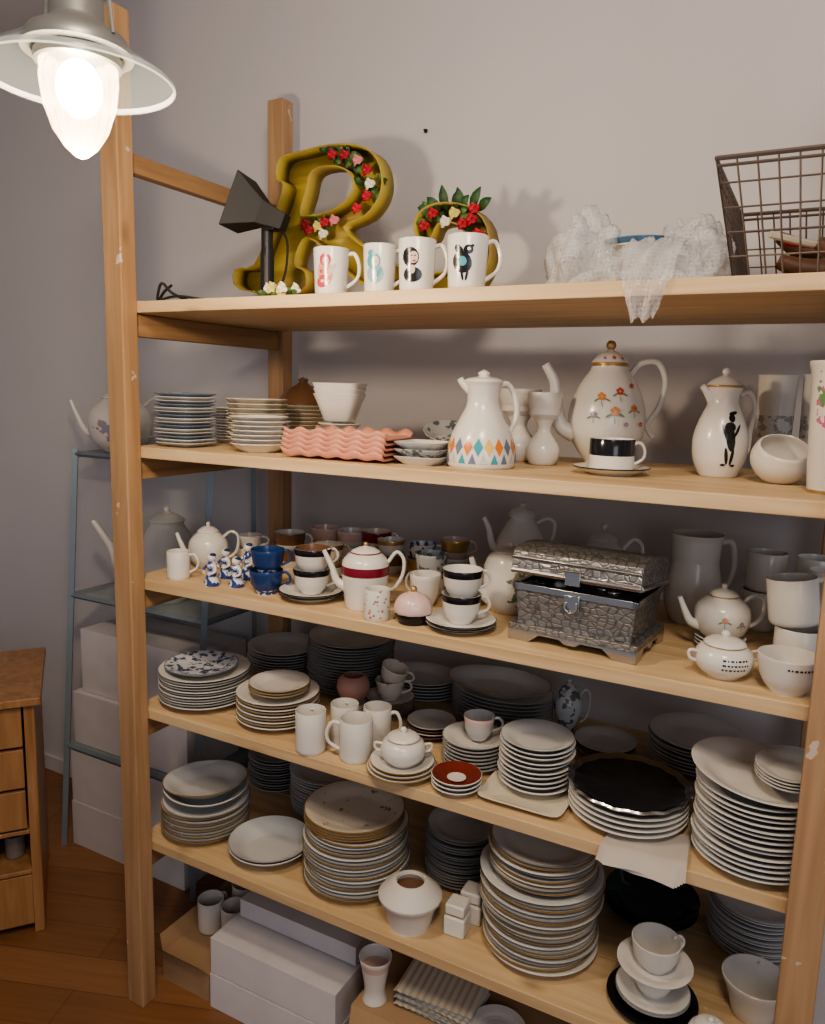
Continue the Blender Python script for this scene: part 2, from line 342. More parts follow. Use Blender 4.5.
slab('wall_back',(-3.4,2.12,0),(2.2,2.22,3.1),wm); slab('wall_left',(-3.4,-1.5,0),(-3.3,2.12,3.1),wm)
slab('floor',(-3.4,-1.5,-.1),(2.2,2.22,0),fm); slab('ceiling',(-3.4,-1.5,3.1),(2.2,2.22,3.2),wm)
slab('baseboard_back',(-3.3,2.105,0),(2.2,2.12,.07),boxw,.003)
# ---------------------------------------------------------------- shelving unit
root=bpy.data.objects.new('wooden_shelving_unit',None); bpy.context.collection.objects.link(root)
for i,s_ in enumerate(Z):
    b=B()
    for k in range(3):
        b.box((-1.582,1.4+k*.192,Z[s_]-.028),(.085,1.4+k*.192+.1905,Z[s_]),pinew)
    b.done('shelf_board_%d'%s_,bevel=.002,smooth=False,parent=root)
    b=B()
    for x in (-1.575,.045): b.box((x,1.3985,Z[s_]-.085),(x+.03,1.9785,Z[s_]-.029),railw)
    b.done('side_rail_%d'%s_,bevel=.002,smooth=False,parent=root)
b=B()
for x0,x1 in ((-1.588,-1.528),(.025,.083)):
    b.box((x0,1.35,0),(x1,1.398,2.6),postw); b.box((x0,1.98,0),(x1,2.03,2.6),postw)
b.done('posts',bevel=.003,smooth=False,parent=root)
b=B()
for x in (-1.575,.045): b.box((x,1.3985,2.245),(x+.03,1.9785,2.29),railw)
b.done('top_rail',bevel=.002,smooth=False,parent=root)
# ---------------------------------------------------------------- pendant lamp
def emis(n,c,s_,alpha=1):
    m,nt,p=newmat(n); p.inputs['Base Color'].default_value=c4(c); p.inputs['Emission Color'].default_value=c4(c); p.inputs['Emission Strength'].default_value=s_; p.inputs['Roughness'].default_value=.15; p.inputs['Alpha'].default_value=alpha
    return m
bulbm=emis('lit_bulb',(1,.86,.66),60); coverm=emis('ribbed_glass',(.8,.66,.5),.35,.36)
gm,nt,p=newmat('clear_glass'); p.inputs['Roughness'].default_value=.06; p.inputs['Base Color'].default_value=(.2,.23,.24,1); p.inputs['Alpha'].default_value=.09; p.inputs['Specular IOR Level'].default_value=.5
zinc=glaze('zinc',(.38,.38,.36),rough=.42,metal=.7)
b=B(); LX=(-1.008,.825,2.188)
LM=Matrix.Scale(.86,4)
def L(prof,mat,seg=40,wob=None): b.lathe(prof,mat,(0,0,0),seg,LM,wob=wob)
L([(.02,1.05),(.012,1.05),(.012,.17),(.03,.165),(.042,.15),(.044,.075),(.05,.065),(.078,.05),(.09,.03),(.09,.022),(.06,.02),(E,.02)],zinc)
L([(.05,.036),(.09,.026),(.13,.004),(.155,-.014),(.157,-.02),(.154,-.022),(.128,-.002),(.088,.02)],gm,48)
L([(.154,-.012),(.1575,-.017),(.1575,-.021),(.154,-.023)],emis('glass_rim',(.5,.52,.5),.08,.65),48)
rib=lambda a,z:.035*math.cos(a*16)
L([(.05,.02),(.06,.01),(.062,-.02),(.057,-.06),(.044,-.1),(.026,-.128),(.01,-.142),(E,-.146)],coverm,128,rib)
L([(.066,.022),(.07,.018),(.07,.004),(.064,.002)],zinc)
b.ball((0,0,-.028),.032,bulbm,sz=1.25)
b.tube([(.012,0,.17),(.055,0,.2),(.07,0,.15),(.085,0,.04)],.0035,zinc,M=LM); b.tube([(-.012,0,.17),(-.055,0,.2),(-.07,0,.15),(-.085,0,.04)],.0035,zinc,M=LM)
b.done('pendant_lamp',LX)
# ---------------------------------------------------------------- cabinet
ca=bpy.data.objects.new('drawer_cabinet',None); bpy.context.collection.objects.link(ca)
M=Matrix(((-.62,-.79,0,-2.04),(-.79,.62,0,1.42),(0,0,1,0),(0,0,0,1)))
b=B()
b.box((-.02,-.02,.765),(.62,.47,.79),cabw,M)
for x in (0,.57): b.box((x,0,0),(x+.03,.03,.765),cabw,M); b.box((x,.42,0),(x+.03,.45,.765),cabw,M)
b.box((0,.03,.0),(.012,.42,.765),cabw,M); b.box((.588,.03,0),(.6,.42,.765),cabw,M); b.box((.03,.43,0),(.57,.44,.765),cabw,M)
b.box((.03,.01,.335),(.57,.42,.35),cabw,M); b.box((.03,.0,.205),(.57,.42,.22),cabw,M); b.box((.03,.004,.03),(.57,.02,.2),cabw,M)
b.done('frame',bevel=.003,smooth=False,parent=ca)
for i in range(3):
    b=B(); z0=.36+i*.135; b.box((.036,.002,z0),(.564,.02,z0+.125),cabw,M); b.box((.05,.02,z0+.01),(.55,.4,z0+.09),cabw,M)
    b.ball((.3,-.01,z0+.06),.012,gold,M=M); b.done('drawer_%d'%(i+1),bevel=.002,smooth=False,parent=ca)
dglass=glaze('smoky_glass',(.2,.17,.15),rough=.15)
for k in range(3):
    b=B(); cup(b,.03,.075,dglass,kind='mug',hand=False); q=M@Vector((.08+.075*k,.1,.2205)); b.done('drinking_glass',q)
# ---------------------------------------------------------------- rack
b=B(); zr=(1.49,.97,.40)
yl=lambda z:1.76+.12*z/1.5
XL,XR=-2.39,-1.74
for x in (XL,XR):
    b.tube([(x,yl(0),0),(x,yl(1.5),1.5)],.014,rackm,seg=4,smooth=0); b.tube([(x,2.09,0),(x,2.09,1.5)],.011,rackm,seg=4,smooth=0)
    for z in zr: b.tube([(x,yl(z),z-.012),(x,2.09,z-.012)],.01,rackm,seg=4,smooth=0)
glassm,nt,p=newmat('rack_glass'); p.inputs['Base Color'].default_value=(.4,.46,.46,1); p.inputs['Roughness'].default_value=.1; p.inputs['Alpha'].default_value=.6
for z in zr:
    y0=yl(z)
    b.box((XL,y0,z-.008),(XR,2.1,z),glassm); b.tube([(XL,y0,z-.01),(XR,y0,z-.01)],.010,rackm,seg=4,smooth=0)
b.done('display_rack')
def carton(name,a,c,z0,z1,mat=boxw,rot=0):
    b=B(); w=(a[1]-a[0])/2; d=(c[1]-c[0])/2; h=z1-z0
    b.box((-w,-d,0),(w,d,h),mat); b.box((-w*1.001,-.025,h-.03),(w*1.001+.0003,.025,h+.0006),tape)
    b.box((-w+.002,-.0012,h),(w-.002,.0012,h+.001),cardb)
    return b.done(name,((a[0]+a[1])/2,(c[0]+c[1])/2,z0),rot,bevel=.002,smooth=False)
carton('cardboard_carton',(-2.37,-1.80),(1.81,2.07),.401,.60); carton('cardboard_carton',(-2.34,-1.76),(1.83,2.07),.602,.84)
carton('cardboard_carton',(-2.37,-1.80),(1.785,2.06),0,.175); carton('cardboard_carton',(-2.37,-1.77),(1.79,2.06),.177,.375)
pot('teapot',(-2.25,1.965,1.4905),.11,.245,TEAP,mat=printed('rack_pot_print',W1,[(.3,.3,.4),(.4,.3,.3)],0,.08,.05,.05,'noise',40,.5),sp=TSP,hd=THD)
pot('teapot',(-2.03,1.965,.971),.12,.34,COFF,sp=[(.7,.2),(1.4,.3),(1.7,.55),(2.2,.82)],hd=THD,sr=(.026,.011))
# ================================================================ SHELF 1
z=Z[1]
mo1=[(-.001,.047,.015,.024,.15,pink_ink),(-.005,.03,.014,.012,.4,red_ink),(0,.074,.011,.012,0,red_ink),(.001,.071,.006,.008,0,skin_ink),(.011,.052,.004,.016,-.6,skin_ink),(-.008,.05,.003,.004,0,red_ink),(.003,.042,.003,.003,0,white),(-.006,.03,.003,.003,0,white),(.006,.03,.003,.003,0,white)]
mo2=[(0,.042,.016,.018,0,grey_ink),(-.003,.067,.013,.015,.2,teal_ink),(.001,.066,.007,.010,0,skin_ink),(-.008,.083,.006,.006,0,teal_ink),(0,.038,.004,.013,.1,white),(.008,.045,.003,.01,-.4,teal_ink)]
mo3=[(0,.034,.017,.014,0,blk_ink),(-.004,.068,.015,.018,.3,blk_ink),(.002,.067,.008,.011,0,skin_ink),(.003,.06,.003,.002,0,red_ink),(0,.044,.005,.008,0,skin_ink),(-.001,.07,.002,.001,0,blk_ink),(.005,.07,.002,.001,0,blk_ink)]
mo4=[(-.003,.05,.016,.02,.6,blk_ink),(.008,.073,.008,.008,0,blk_ink),(-.008,.072,.006,.012,.7,blk_ink),(-.002,.052,.007,.009,.5,teal_ink),(-.002,.026,.002,.01,.2,blk_ink),(.006,.026,.002,.01,-.2,blk_ink),(.012,.078,.006,.003,.5,blk_ink),(.009,.074,.003,.003,0,white)]
for x,y,r_,h,mo in ((-1.000,1.47,.040,.104,mo1),(-.881,1.48,.036,.106,mo2),(-.784,1.47,.040,.109,mo3),(-.664,1.46,.042,.107,mo4)):
    P=[(a_*(.88+.12*min(1,q/h)) ,q) for a_,q in mugp(r_,h)]
    b=B(); b.lathe(P,white,seg=48); decal(b,rfun(P[2:8]),[(q[0]*1.15,q[1]*1.03,q[2]*1.2,q[3]*1.1,q[4],q[5]) for q in mo],FR-.25)
    handle(b,r_*.95,h*.2,h*.86,.026,.0045,white,psi-.15); b.done('printed_mug',(x,y,z))
# letter R, an open sheet-metal channel letter
def px(u,v): return Vector((-1.556+((u-234)*.00322)*.925,0,(.43-(v-155)*.00262-(u-288)*.00022)*.955))
outer=[(286,152),(310,146),(340,141),(368,142),(388,152),(397,172),(395,194),(381,213),(358,225),(380,245),(408,261),(440,269),(464,266),(479,250),(480,234),(469,221),(453,222),(446,236),(432,232),(433,213),(451,202),(480,205),(498,224),(501,258),(487,284),(455,294),(415,293),(380,283),(350,263),(328,240),(313,238),(303,264),(316,272),(310,294),(238,294),(232,272),(256,266),(276,222),(291,180),(282,174)]
hole=[(323,166),(348,162),(364,170),(368,184),(360,198),(340,209),(314,213),(310,208),(316,188)]
Oo=cat([px(*q) for q in outer],3,True); Hh=cat([px(*q) for q in hole],3,True)
b=B(); allp=Oo+Hh; tris=tessellate_polygon([[Vector((q.x,q.z,0)) for q in Oo],[Vector((q.x,q.z,0)) for q in Hh]])
b.add(allp,[tuple(t) for t in tris],yellow)
for loop in (Oo,Hh):
    n=len(loop); vs=[q for q in loop]+[q+Vector((0,-.062,0)) for q in loop]
    b.add(vs,[(i,(i+1)%n,n+(i+1)%n,n+i) for i in range(n)],yellow)
b.done('letter_r_sign',(0,1.86,z+.006),solid=.0035,sharp=30)
def blossom(b,c,r_,mat,k=10):
    for i in range(k):
        a=i*2.4; rr=r_*.55*math.sqrt(i/k)
        M=Matrix.Translation(Vector(c)+Vector((rr*math.cos(a),-.004-.008*(1-i/k),rr*math.sin(a))))@Matrix.Rotation(a,4,'Y')@Matrix.Rotation(.6,4,'Z')
        b.ball((0,0,0),r_*.42,mat,sx=1,sy=.3,sz=.8,seg=8,rings=6,M=M)
def leaf(b,c,d,w,mat):
    c=Vector(c); d=Vector(d); s_=d.cross(Vector((0,1,0))).normalized()*w; y=Vector((0,-.01,0))
    T=[(0,0.05),(.2,.7),(.42,1),(.65,.9),(.85,.5),(1,.04)]; vs=[]
    for t,k in T: q=c+d*t+y*math.sin(t*2.6); vs+=[q+s_*k,q+y*.4,q-s_*k]
    fs=[]
    for i in range(5):
        a=i*3; fs+=[(a,a+3,a+4,a+1),(a+1,a+4,a+5,a+2)]
    b.add(vs,fs,mat)
b=B(); fy=1.825
cols=[redf,redf,pinkf,redf,whitef,redf,redf,ylf]
for i,(u,v) in enumerate([(345,151),(358,152),(372,158),(382,168),(385,182),(382,194),(372,206),(330,224),(320,228),(338,220),(348,218),(316,222),(336,232),(440,224),(448,212),(468,212),(484,218),(490,232),(489,246),(476,222),(460,220),(486,208)]):
    q=px(u,v); blossom(b,(q.x,fy-.022,z+.006+q.z),.02,cols[i%8])
for i in range(56):
    u,v=random.choice([(345,151),(366,155),(384,182),(330,224),(450,212),(484,222),(470,204)]); q=px(u+random.uniform(-10,10),v+random.uniform(-6,6)); a=random.uniform(0,6.28)
    leaf(b,(q.x,fy-.005,z+.006+q.z),(.028*math.cos(a),-.008,.028*math.sin(a)),.009,[leafm,leafl][i%2])
for u,a,l in ((452,2.3,.045),(458,1.7,.06),(466,1.25,.05),(474,1.8,.055),(480,1.0,.06),(486,.5,.05),(446,2.9,.04),(470,.8,.045)):
    q=px(u,208); leaf(b,(q.x,fy-.005,z+.006+q.z),(l*math.cos(a),-.012,l*math.sin(a)),.013,leafm)
b.done('artificial_flowers')
# spotlight
b=B(); b.lathe([(E,0),(.04,0),(.042,.006),(.02,.012),(.018,.02),(.0175,.13),(.015,.15),(.015,.2),(.01,.21),(E,.211)],blackpl,seg=24)
hd_c=Vector((.02,0,.222)); dirn=Vector((-.85,-.25,.36)).normalized(); s1=dirn.cross(Vector((0,0,1))).normalized(); s2=s1.cross(dirn)
def sq_(c,w,h): return [c+s1*w+s2*h,c-s1*w+s2*h,c-s1*w-s2*h,c+s1*w-s2*h]
vs=sq_(hd_c-dirn*.035,.02,.02)+sq_(hd_c+dirn*.03,.03,.03)+sq_(hd_c+dirn*.105,.058,.07)+sq_(hd_c+dirn*.103,.054,.066)+sq_(hd_c+dirn*.035,.025,.025)
fs=[(3,2,1,0)]+[(j*4+i,j*4+(i+1)%4,j*4+4+(i+1)%4,j*4+4+i) for j in range(4) for i in range(4)]+[(16,17,18,19)]
b.add(vs,fs,rubber); b.box((.0,-.016,.19),(.03,.016,.235),blackpl); b.done('black_spotlight',(-1.30,1.62,z),bevel=.002,smooth=False)
b=B(); b.tube([(-1.345,1.62,z+.004),(-1.37,1.52,z+.012),(-1.41,1.47,z+.004),(-1.46,1.45,z+.022),(-1.475,1.43,z+.045),(-1.49,1.43,z+.02),(-1.5,1.44,z+.004),(-1.51,1.47,z+.03),(-1.515,1.5,z+.05)],.0035,rubber); 
b.tube([(-1.265,1.63,z+.2),(-1.235,1.62,z+.15),(-1.245,1.6,z+.05),(-1.3,1.52,z+.008),(-1.35,1.46,z+.004),(-1.42,1.43,z+.012),(-1.47,1.42,z+.004)],.003,rubber); b.done('power_cable')
b=B()
for i in range(9): blossom(b,(random.uniform(-.06,.05),random.uniform(-.02,.03),.016+random.uniform(0,.014)),.018,[whitef,whitef,ylf][i%3],7)
for i in range(10): a=random.uniform(0,3.1); leaf(b,(random.uniform(-.05,.05),0,.012),(.028*math.cos(a),-.01,.015*math.sin(a)),.008,leafl)
b.done('silk_flowers',(-1.17,1.50,z+.002))
# bubble wrap
bw,nt,p=newmat('bubble_wrap_plastic'); p.inputs['Base Color'].default_value=(.66,.66,.67,1); p.inputs['Roughness'].default_value=.28
tc=N(nt,'ShaderNodeTexCoord'); v=N(nt,'ShaderNodeTexVoronoi'); v.inputs['Scale'].default_value=125; v.inputs['Randomness'].default_value=.3; nt.links.new(tc.outputs['Object'],v.inputs['Vector'])
bp=N(nt,'ShaderNodeBump'); bp.inputs['Strength'].default_value=.35; bp.inputs['Distance'].default_value=.003; nt.links.new(v.outputs['Distance'],bp.inputs['Height']); nt.links.new(bp.outputs[0],p.inputs['Normal'])
lw=N(nt,'ShaderNodeLayerWeight'); lw.inputs[0].default_value=.35
ar=N(nt,'ShaderNodeMapRange'); ar.inputs[1].default_value=.1; ar.inputs[2].default_value=.6; ar.inputs[3].default_value=.2; ar.inputs[4].default_value=.38; nt.links.new(v.outputs['Distance'],ar.inputs[0])
nt.links.new(math_(nt,'ADD',ar.outputs[0],math_(nt,'MULTIPLY',lw.outputs['Facing'],.4)),p.inputs['Alpha'])
def lump(b,c,rx,ry,rz,seed,seg=84,rings=34):
    vs=[];fs=[]
    for j in range(rings+1):
        ph=pi*.5*j/rings
        for i in range(seg):
            a=2*pi*i/seg; d=Vector((math.cos(a)*math.cos(ph),math.sin(a)*math.cos(ph),math.sin(ph)))
            k=1+.45*noise.noise(d*1.9+Vector((seed,0,0)))+.22*(.3-abs(noise.noise(d*3.2+Vector((0,seed,0)))))*2
            vs.append((c[0]+d.x*rx*k,c[1]+d.y*ry*k,max(0.002,c[2]+d.z*rz*k)))
    for j in range(rings):
        for i in range(seg): fs.append((j*seg+i,j*seg+(i+1)%seg,(j+1)*seg+(i+1)%seg,(j+1)*seg+i))
    b.add(vs,fs,bw)
b=B(); lump(b,(-.1,.0,0),.085,.1,.14,1.3); lump(b,(.1,.02,0),.08,.09,.125,5.1); lump(b,(.0,-.03,0),.12,.08,.085,9.4)
plate(b,.075,.07,glaze('blue_rim_plate',(.1,.2,.32)),dx=.0,dy=.01,d=.03); plate(b,.07,.058,cream,dx=.0,dy=.01,d=.03); cup(b,.055,.06,glaze('tan_clay',(.45,.3,.18)),(.0,.01,.0),hand=False,kind='flare')
vs=[];fs=[]
path=[(-.03,.09),(-.11,.075),(-.17,.045),(-.195,.012),(-.2065,-.01),(-.208,-.03),(-.205,-.05),(-.209,-.07)]
for j,(y,zz) in enumerate(path):
    for i in range(13):
        t=i/12-.5; w=.09*(1-.75*max(0,(j-3)/5)); vs.append((.06+t*w,y-.005*math.sin(i*1.0+j)-.003,zz+(.006*math.sin(i*1.2+j) if zz>0 else -.006*math.cos(i*.9))))
for j in range(7):
    for i in range(12): fs.append((j*13+i,j*13+i+1,(j+1)*13+i+1,(j+1)*13+i))
b.add(vs,fs,bw); b.done('bubble_wrap_bundle',(-.355,1.6,z),sharp=180)
# wire basket
b=B(); x0,x1,y0,y1=-.165,.26,1.5,1.86; T0,T1,U0,U1=-.205,.31,1.46,1.91; hh=.198
def lp(t): return (x0+(T0-x0)*t,x1+(T1-x1)*t,y0+(U0-y0)*t,y1+(U1-y1)*t,z+.006+hh*t)
for t,rw in ((0,.0035),(.2,.0018),(.4,.0018),(.6,.0018),(.8,.0018),(1,.0045),(.94,.003)):
    a_,b_,c_,d_,e_=lp(t); b.tube([(a_,c_,e_),(b_,c_,e_),(b_,d_,e_),(a_,d_,e_)],rw,wire,seg=6,closed=True,smooth=0)
A=lp(0);C=lp(1)
for i in range(17):
    t=i/16
    for (k,kk) in ((2,2),(3,3)): b.tube([(A[0]+(A[1]-A[0])*t,A[k],A[4]),(C[0]+(C[1]-C[0])*t,C[kk],C[4])],.0018,wire,seg=5,smooth=0)
    b.tube([(A[0]+(A[1]-A[0])*t,A[2],A[4]),(A[0]+(A[1]-A[0])*t,A[3],A[4])],.0018,wire,seg=5,smooth=0)
for i in range(13):
    t=i/12
    for k in (0,1): b.tube([(A[k],A[2]+(A[3]-A[2])*t,A[4]),(C[k],C[2]+(C[3]-C[2])*t,C[4])],.0018,wire,seg=5,smooth=0)
b.done('wire_basket')
b=B()
for i,(dx,dy,a) in enumerate(((0,0,.1),(.05,.08,.35),(-.02,.15,-.15))):
    M=Matrix.Translation((.03+dx,1.6+dy,z+.035+.022*i))@Matrix.Rotation(a,4,'Z')@Matrix.Rotation(.12*(i-1),4,'Y')
    b.tube([(-.13,0,.03),(-.06,0,.0),(.05,0,0),(.17,0,.04)],[.012,.024,.024,.01],[dkwood,brown,dkwood][i],M=M,seg=10)
b.tube([(-.1,1.72,z+.105),(.0,1.7,z+.09),(.2,1.72,z+.1)],.006,redf,seg=8)
b.tube([(-.12,1.6,z+.1),(.0,1.66,z+.08),(.2,1.76,z+.1)],.007,cream,seg=8)
b.done('wooden_kitchen_utensils')
b=B(); b.lathe([(E,-.0),(.005,0),(.006,-.003)],blackpl,seg=12,M=Matrix.Translation((-1.111,2.113,2.492))@Matrix.Rotation(pi/2,4,'X')); b.tube([(-1.111,2.125,2.492),(-1.111,2.105,2.492)],.003,blackpl,seg=8,smooth=0); b.done('wall_nail')
# ================================================================ SHELF 2
z=Z[2]
stack('square_plate_stack',-1.475,1.50,z,.062,.145,mat=[greyp,cool,slateb],pitch=.009,d=.01,sq=6,top=bluepat)
stack('saucer_stack',-1.50,1.70,z,.045,.105,mat=[greyp,white],pitch=.008,d=.01)
scal=lambda a,z_:.03*math.cos(a*12)
stack('scalloped_dish_stack',-1.352,1.64,z,.082,.135,mat=cream,pitch=.0125,d=.026,wob=scal)
stack('dessert_plate_stack',-1.235,1.51,z,.072,.095,mat=white,pitch=.011,d=.02,wob=scal)
stk=B(); 
for i in range(9): plate(stk,.085,i*.011,cream,d=.02)
stk.lathe([(.075,.112),(.07,.13),(.05,.155),(.02,.17),(.012,.178),(.016,.186),(E,.192)],brown,seg=32); stk.done('lidded_serving_dish',(-1.36,1.86,z))
b=B()
for i in range(3):
    zz=.078+i*.013
    b.lathe([(E,zz+.001),(.03,zz),(.036,zz+.004),(.05,zz+.045),(.06,zz+.07),(.058,zz+.071),(.05,zz+.045),(.03,zz+.006),(E,zz+.006)],white,seg=48,sq=8 if i==2 else 5)
for i in range(4): plate(b,.055,i*.018,white,d=.018)
b.done('flared_bowl_stack',(-1.085,1.64,z),rot=.3)
b=B(); wv=lambda x:.0042*math.sin(x*2*pi/.05)
nx=61
for k in range(5):
    zz=k*.0115; vs=[];fs=[]
    prof=[(-.07,.016),(-.058,.003),(.058,.003),(.07,.016)]
    for i in range(nx):
        x=-.132+.264*i/(nx-1)
        for (y,h_) in prof: vs.append((x+k*.002,y,zz+h_+wv(x)*(1.0 if abs(y)>.065 else .5)))
    for i in range(nx-1):
        for j in range(3): a=i*4+j; fs.append((a,a+1,a+5,a+4))
    b.add(vs,fs,pink)
b.done('wavy_pink_tray_stack',(-.972,1.495,z+.006),solid=.005,rot=.04)
b=B()
for i in range(3): b.lathe([(E,.001+i*.016),(.035,i*.016),(.052,.014+i*.016),(.055,.018+i*.016),(.052,.019+i*.016),(.034,.005+i*.016),(E,.005+i*.016)],greypat if i==1 else cool,seg=40,sq=7)
b.done('square_dish_stack',(-.775,1.51,z))
b=B(); plate(b,.062,0,greyp,d=.02); plate(b,.066,.025,greypat,d=.035,sx=1.2,sy=.8,tilt=(.5,.15)); b.done('leaf_pattern_dish',(-.85,1.82,z+.002))
mp_=cat([(.07,0,0),(.075,.008,0),(.075,.03,0),(.066,.07,0),(.049,.105,0),(.037,.13,0),(.034,.15,0),(.038,.175,0),(.042,.186,0),(.03,.192,0),(.012,.195,0),(.013,.203,0),(E,.21,0)],4)
prof_r=rfun(mp_)
b=B(); b.lathe([(E,0)]+[(max(E,p_[0]),p_[1]) for p_ in mp_],white,seg=48)
NK=20
for k in range(NK):
    a=2*pi*k/NK; da=pi/NK*.9; zm=.047; vs=[]
    for (aa,zz) in ((a,.028),(a+da,zm),(a,.066),(a-da,zm)): rr=prof_r(zz)+.0012; vs.append((rr*math.cos(aa),rr*math.sin(aa),zz))
    rr=prof_r(zm)+.0016; vs.append((rr*math.cos(a),rr*math.sin(a),zm)); b.add(vs,[(0,1,4),(1,2,4),(2,3,4),(3,0,4)],[orange,teal,ylw,orange,slateb][k%5])
    a2=a+pi/NK; vs=[]
    for (aa,zz) in ((a2-da*.8,.012),(a2+da*.8,.012),(a2,.034)): rr=prof_r(zz)+.0014; vs.append((rr*math.cos(aa),rr*math.sin(aa),zz))
    b.add(vs,[(0,1,2)],[slateb,greyp,teal][k%3])
c_,s_=math.cos(psi),math.sin(psi); b.tube([(q*c_,q*s_,h_) for q,h_ in ((.036,.178),(.052,.18),(.068,.155),(.074,.115),(.062,.078))],.006,white); spout(b,[(.03,.165),(.044,.178),(.052,.19)],.01,.007,white,psi+pi)
b.done('mosaic_pattern_carafe',(-.655,1.55,z))
hour=[(.6,0),(.75,.02),(.95,.12),(.95,.25),(.5,.42),(.38,.5),(.55,.62),(.9,.78),(1,.95),(1,1)]
pot('hourglass_vase',(-.648,1.76,z),.05,.172,hour,lid=False); pot('hourglass_vase',(-.565,1.70,z),.04,.165,hour,lid=False)
fl=flower(-.032,.16,.0085,or_ink,ylw_ink)+flower(.008,.172,.008,red_ink,ylw_ink)+flower(-.05,.12,.007,vio_ink,ylw_ink)+flower(-.004,.128,.0095,or_ink,ylw_ink)+flower(.04,.135,.0075,or_ink,red_ink)+flower(.035,.185,.005,red_ink,ylw_ink,leafs=False)+flower(.058,.1,.005,red_ink,ylw_ink,leafs=False)+flower(.02,.1,.005,vio_ink,ylw_ink,leafs=False)
def potx(b):
    b.lathe([(.038,.226),(.041,.228),(.041,.233),(.038,.235)],gold,seg=32)
    decal(b,lambda q:.0415-(q-.236)*.75,flower(0,.247,.004,red_ink,ylw_ink,leafs=False)+flower(-.02,.246,.0035,vio_ink,ylw_ink,leafs=False)+flower(.02,.246,.0035,or_ink,ylw_ink,leafs=False),FR)
COFL=[(.5,0),(.58,.012),(.5,.035),(.68,.1),(.94,.24),(1,.37),(.94,.5),(.74,.65),(.5,.76),(.46,.8)]
pot('floral_coffee_pot',(-.445,1.79,z),.088,.287,COFL,mat=white,sp=[(.85,.26),(1.2,.32),(1.36,.5),(1.42,.66),(1.68,.8)],hd=[(.52,.72),(.8,.82),(1.25,.83),(1.48,.68),(1.35,.48),(1.08,.34),(1.25,.24)],sr=(.022,.010),ht=.0068,extra=potx,rim=gold,finmat=gold,decals=fl)
b=B(); plate(b,.08,0,white,black,d=.014); cup(b,.046,.068,white,(0,0,.006),kind='mug',bands=[(.74,1,black)]); b.done('black_band_cup_and_saucer',(-.382,1.60,z))
fig=[(-.001,.085,.0095,.03,.12,blk_ink),(-.001,.105,.011,.01,0,blk_ink),(.003,.123,.0065,.0085,0,blk_ink),(.006,.133,.009,.0035,.25,blk_ink),(-.007,.046,.0035,.018,.15,blk_ink),(.004,.045,.0035,.018,-.1,blk_ink),(.013,.098,.003,.015,-.5,blk_ink),(-.012,.095,.003,.017,.25,blk_ink),(-.011,.028,.005,.0025,0,blk_ink),(.008,.027,.005,.0025,0,blk_ink)]
pot('figure_print_jug',(-.187,1.722,z),.055,.225,[(.62,0),(.7,.02),(.95,.16),(1,.35),(.82,.52),(.58,.66),(.55,.74),(.66,.82)],mat=white,hd=[(.6,.76),(.95,.78),(1.2,.64),(1.1,.42),(1.08,.26),(.9,.2)],sp=[(.4,.7),(.65,.78),(.85,.83)],sr=(.013,.006),rim=gold,decals=fig)
lace=patterned_top('lace_relief',(.62,.6,.56),(.36,.34,.32),70,.52)
def tallcup(name,x,y,r_,h,mat):
    b=B(); b.lathe([(E,0),(r_*.8,0),(r_*.85,.01),(r_*.86,h*.1),(r_*.88,h*.25),(r_*.9,h*.38),(r_*.92,h*.6),(r_*.97,h*.97),(r_,h),(r_*.92,h),(r_*.8,h*.3),(E,h*.1)],mat,seg=36,bands=[(h*.1,h*.25,lace),(h*.38,h*.6,lace)]); return b.done(name,(x,y,z))
tallcup('cylindrical_vase',-.095,1.86,.041,.215,white); tallcup('cylindrical_vase',-.012,1.87,.036,.218,printed('purple_flower_print',W1,[(.2,.05,.3),(.1,.2,.08)],0,.13,.02,.05,'noise',50,.5))
M=Matrix.Translation((0,0,.045))@Matrix.Rotation(.15,4,'Z')@Matrix.Rotation(.55,4,'X')@Matrix.Rotation(.12,4,'Y')
b=B(); b.lathe(cat([(E,-.042,0),(.03,-.038,0),(.05,-.016,0),(.055,.006,0),(.05,.026,0),(.046,.032,0),(.043,.03,0),(.048,.004,0),(.03,-.026,0),(E,-.03,0)],4),white,seg=40,M=M,wob=lambda a,z_:.03*math.cos(2*a)); b.done('oval_white_bowl',(-.067,1.66,z))
b=B(); pm=printed('pink_flower_print',W1,[(.6,.15,.3),(.15,.3,.12)],-.02,.16,.03,.06,'noise',45,.48)
b.lathe(cat([(E,0,0),(.036,0,0),(.04,.006,0),(.044,.06,0),(.047,.12,0),(.05,.2,0),(.056,.228,0),(.052,.228,0),(.046,.2,0),(.04,.05,0),(E,.02,0)],3),pm,seg=40,bands=[(0,.01,gold),(.035,.04,gold)]); handle(b,.046,.06,.2,.04,.006,white,.2); b.done('tall_floral_jug',(.024,1.55,z))
# ================================================================ SHELF 3
z=Z[3]
pot('teapot',(-1.495,1.60,z),.055,.13,TEAP,mat=white,sp=TSP,hd=THD,sr=(.012,.005),ht=.004,ang=psi)
b=B(); cup(b,.03,.074,white,kind='mug'); b.done('small_white_cup',(-1.47,1.46,z))
def figurine(x,y,h,name='porcelain_figurine'):
    b=B(); b.lathe(cat([(.018,0,0),(.02,.1*h,0),(.014,.3*h,0),(.01,.5*h,0),(.013,.62*h,0),(.007,.75*h,0)],3),blueware,seg=16); b.ball((0,0,.86*h),.012,white); b.ball((.004,0,.95*h),.009,navy,sz=.5)
    b.tube([(.012,0,.62*h),(.02,-.01,.48*h),(.008,-.018,.4*h)],.0035,white); b.tube([(-.012,0,.62*h),(-.02,-.01,.48*h),(-.008,-.018,.42*h)],.0035,blueware)
    b.done(name,(x,y,z))
figurine(-1.345,1.45,.085); figurine(-1.285,1.475,.078); figurine(-1.31,1.55,.1); figurine(-1.37,1.53,.08)
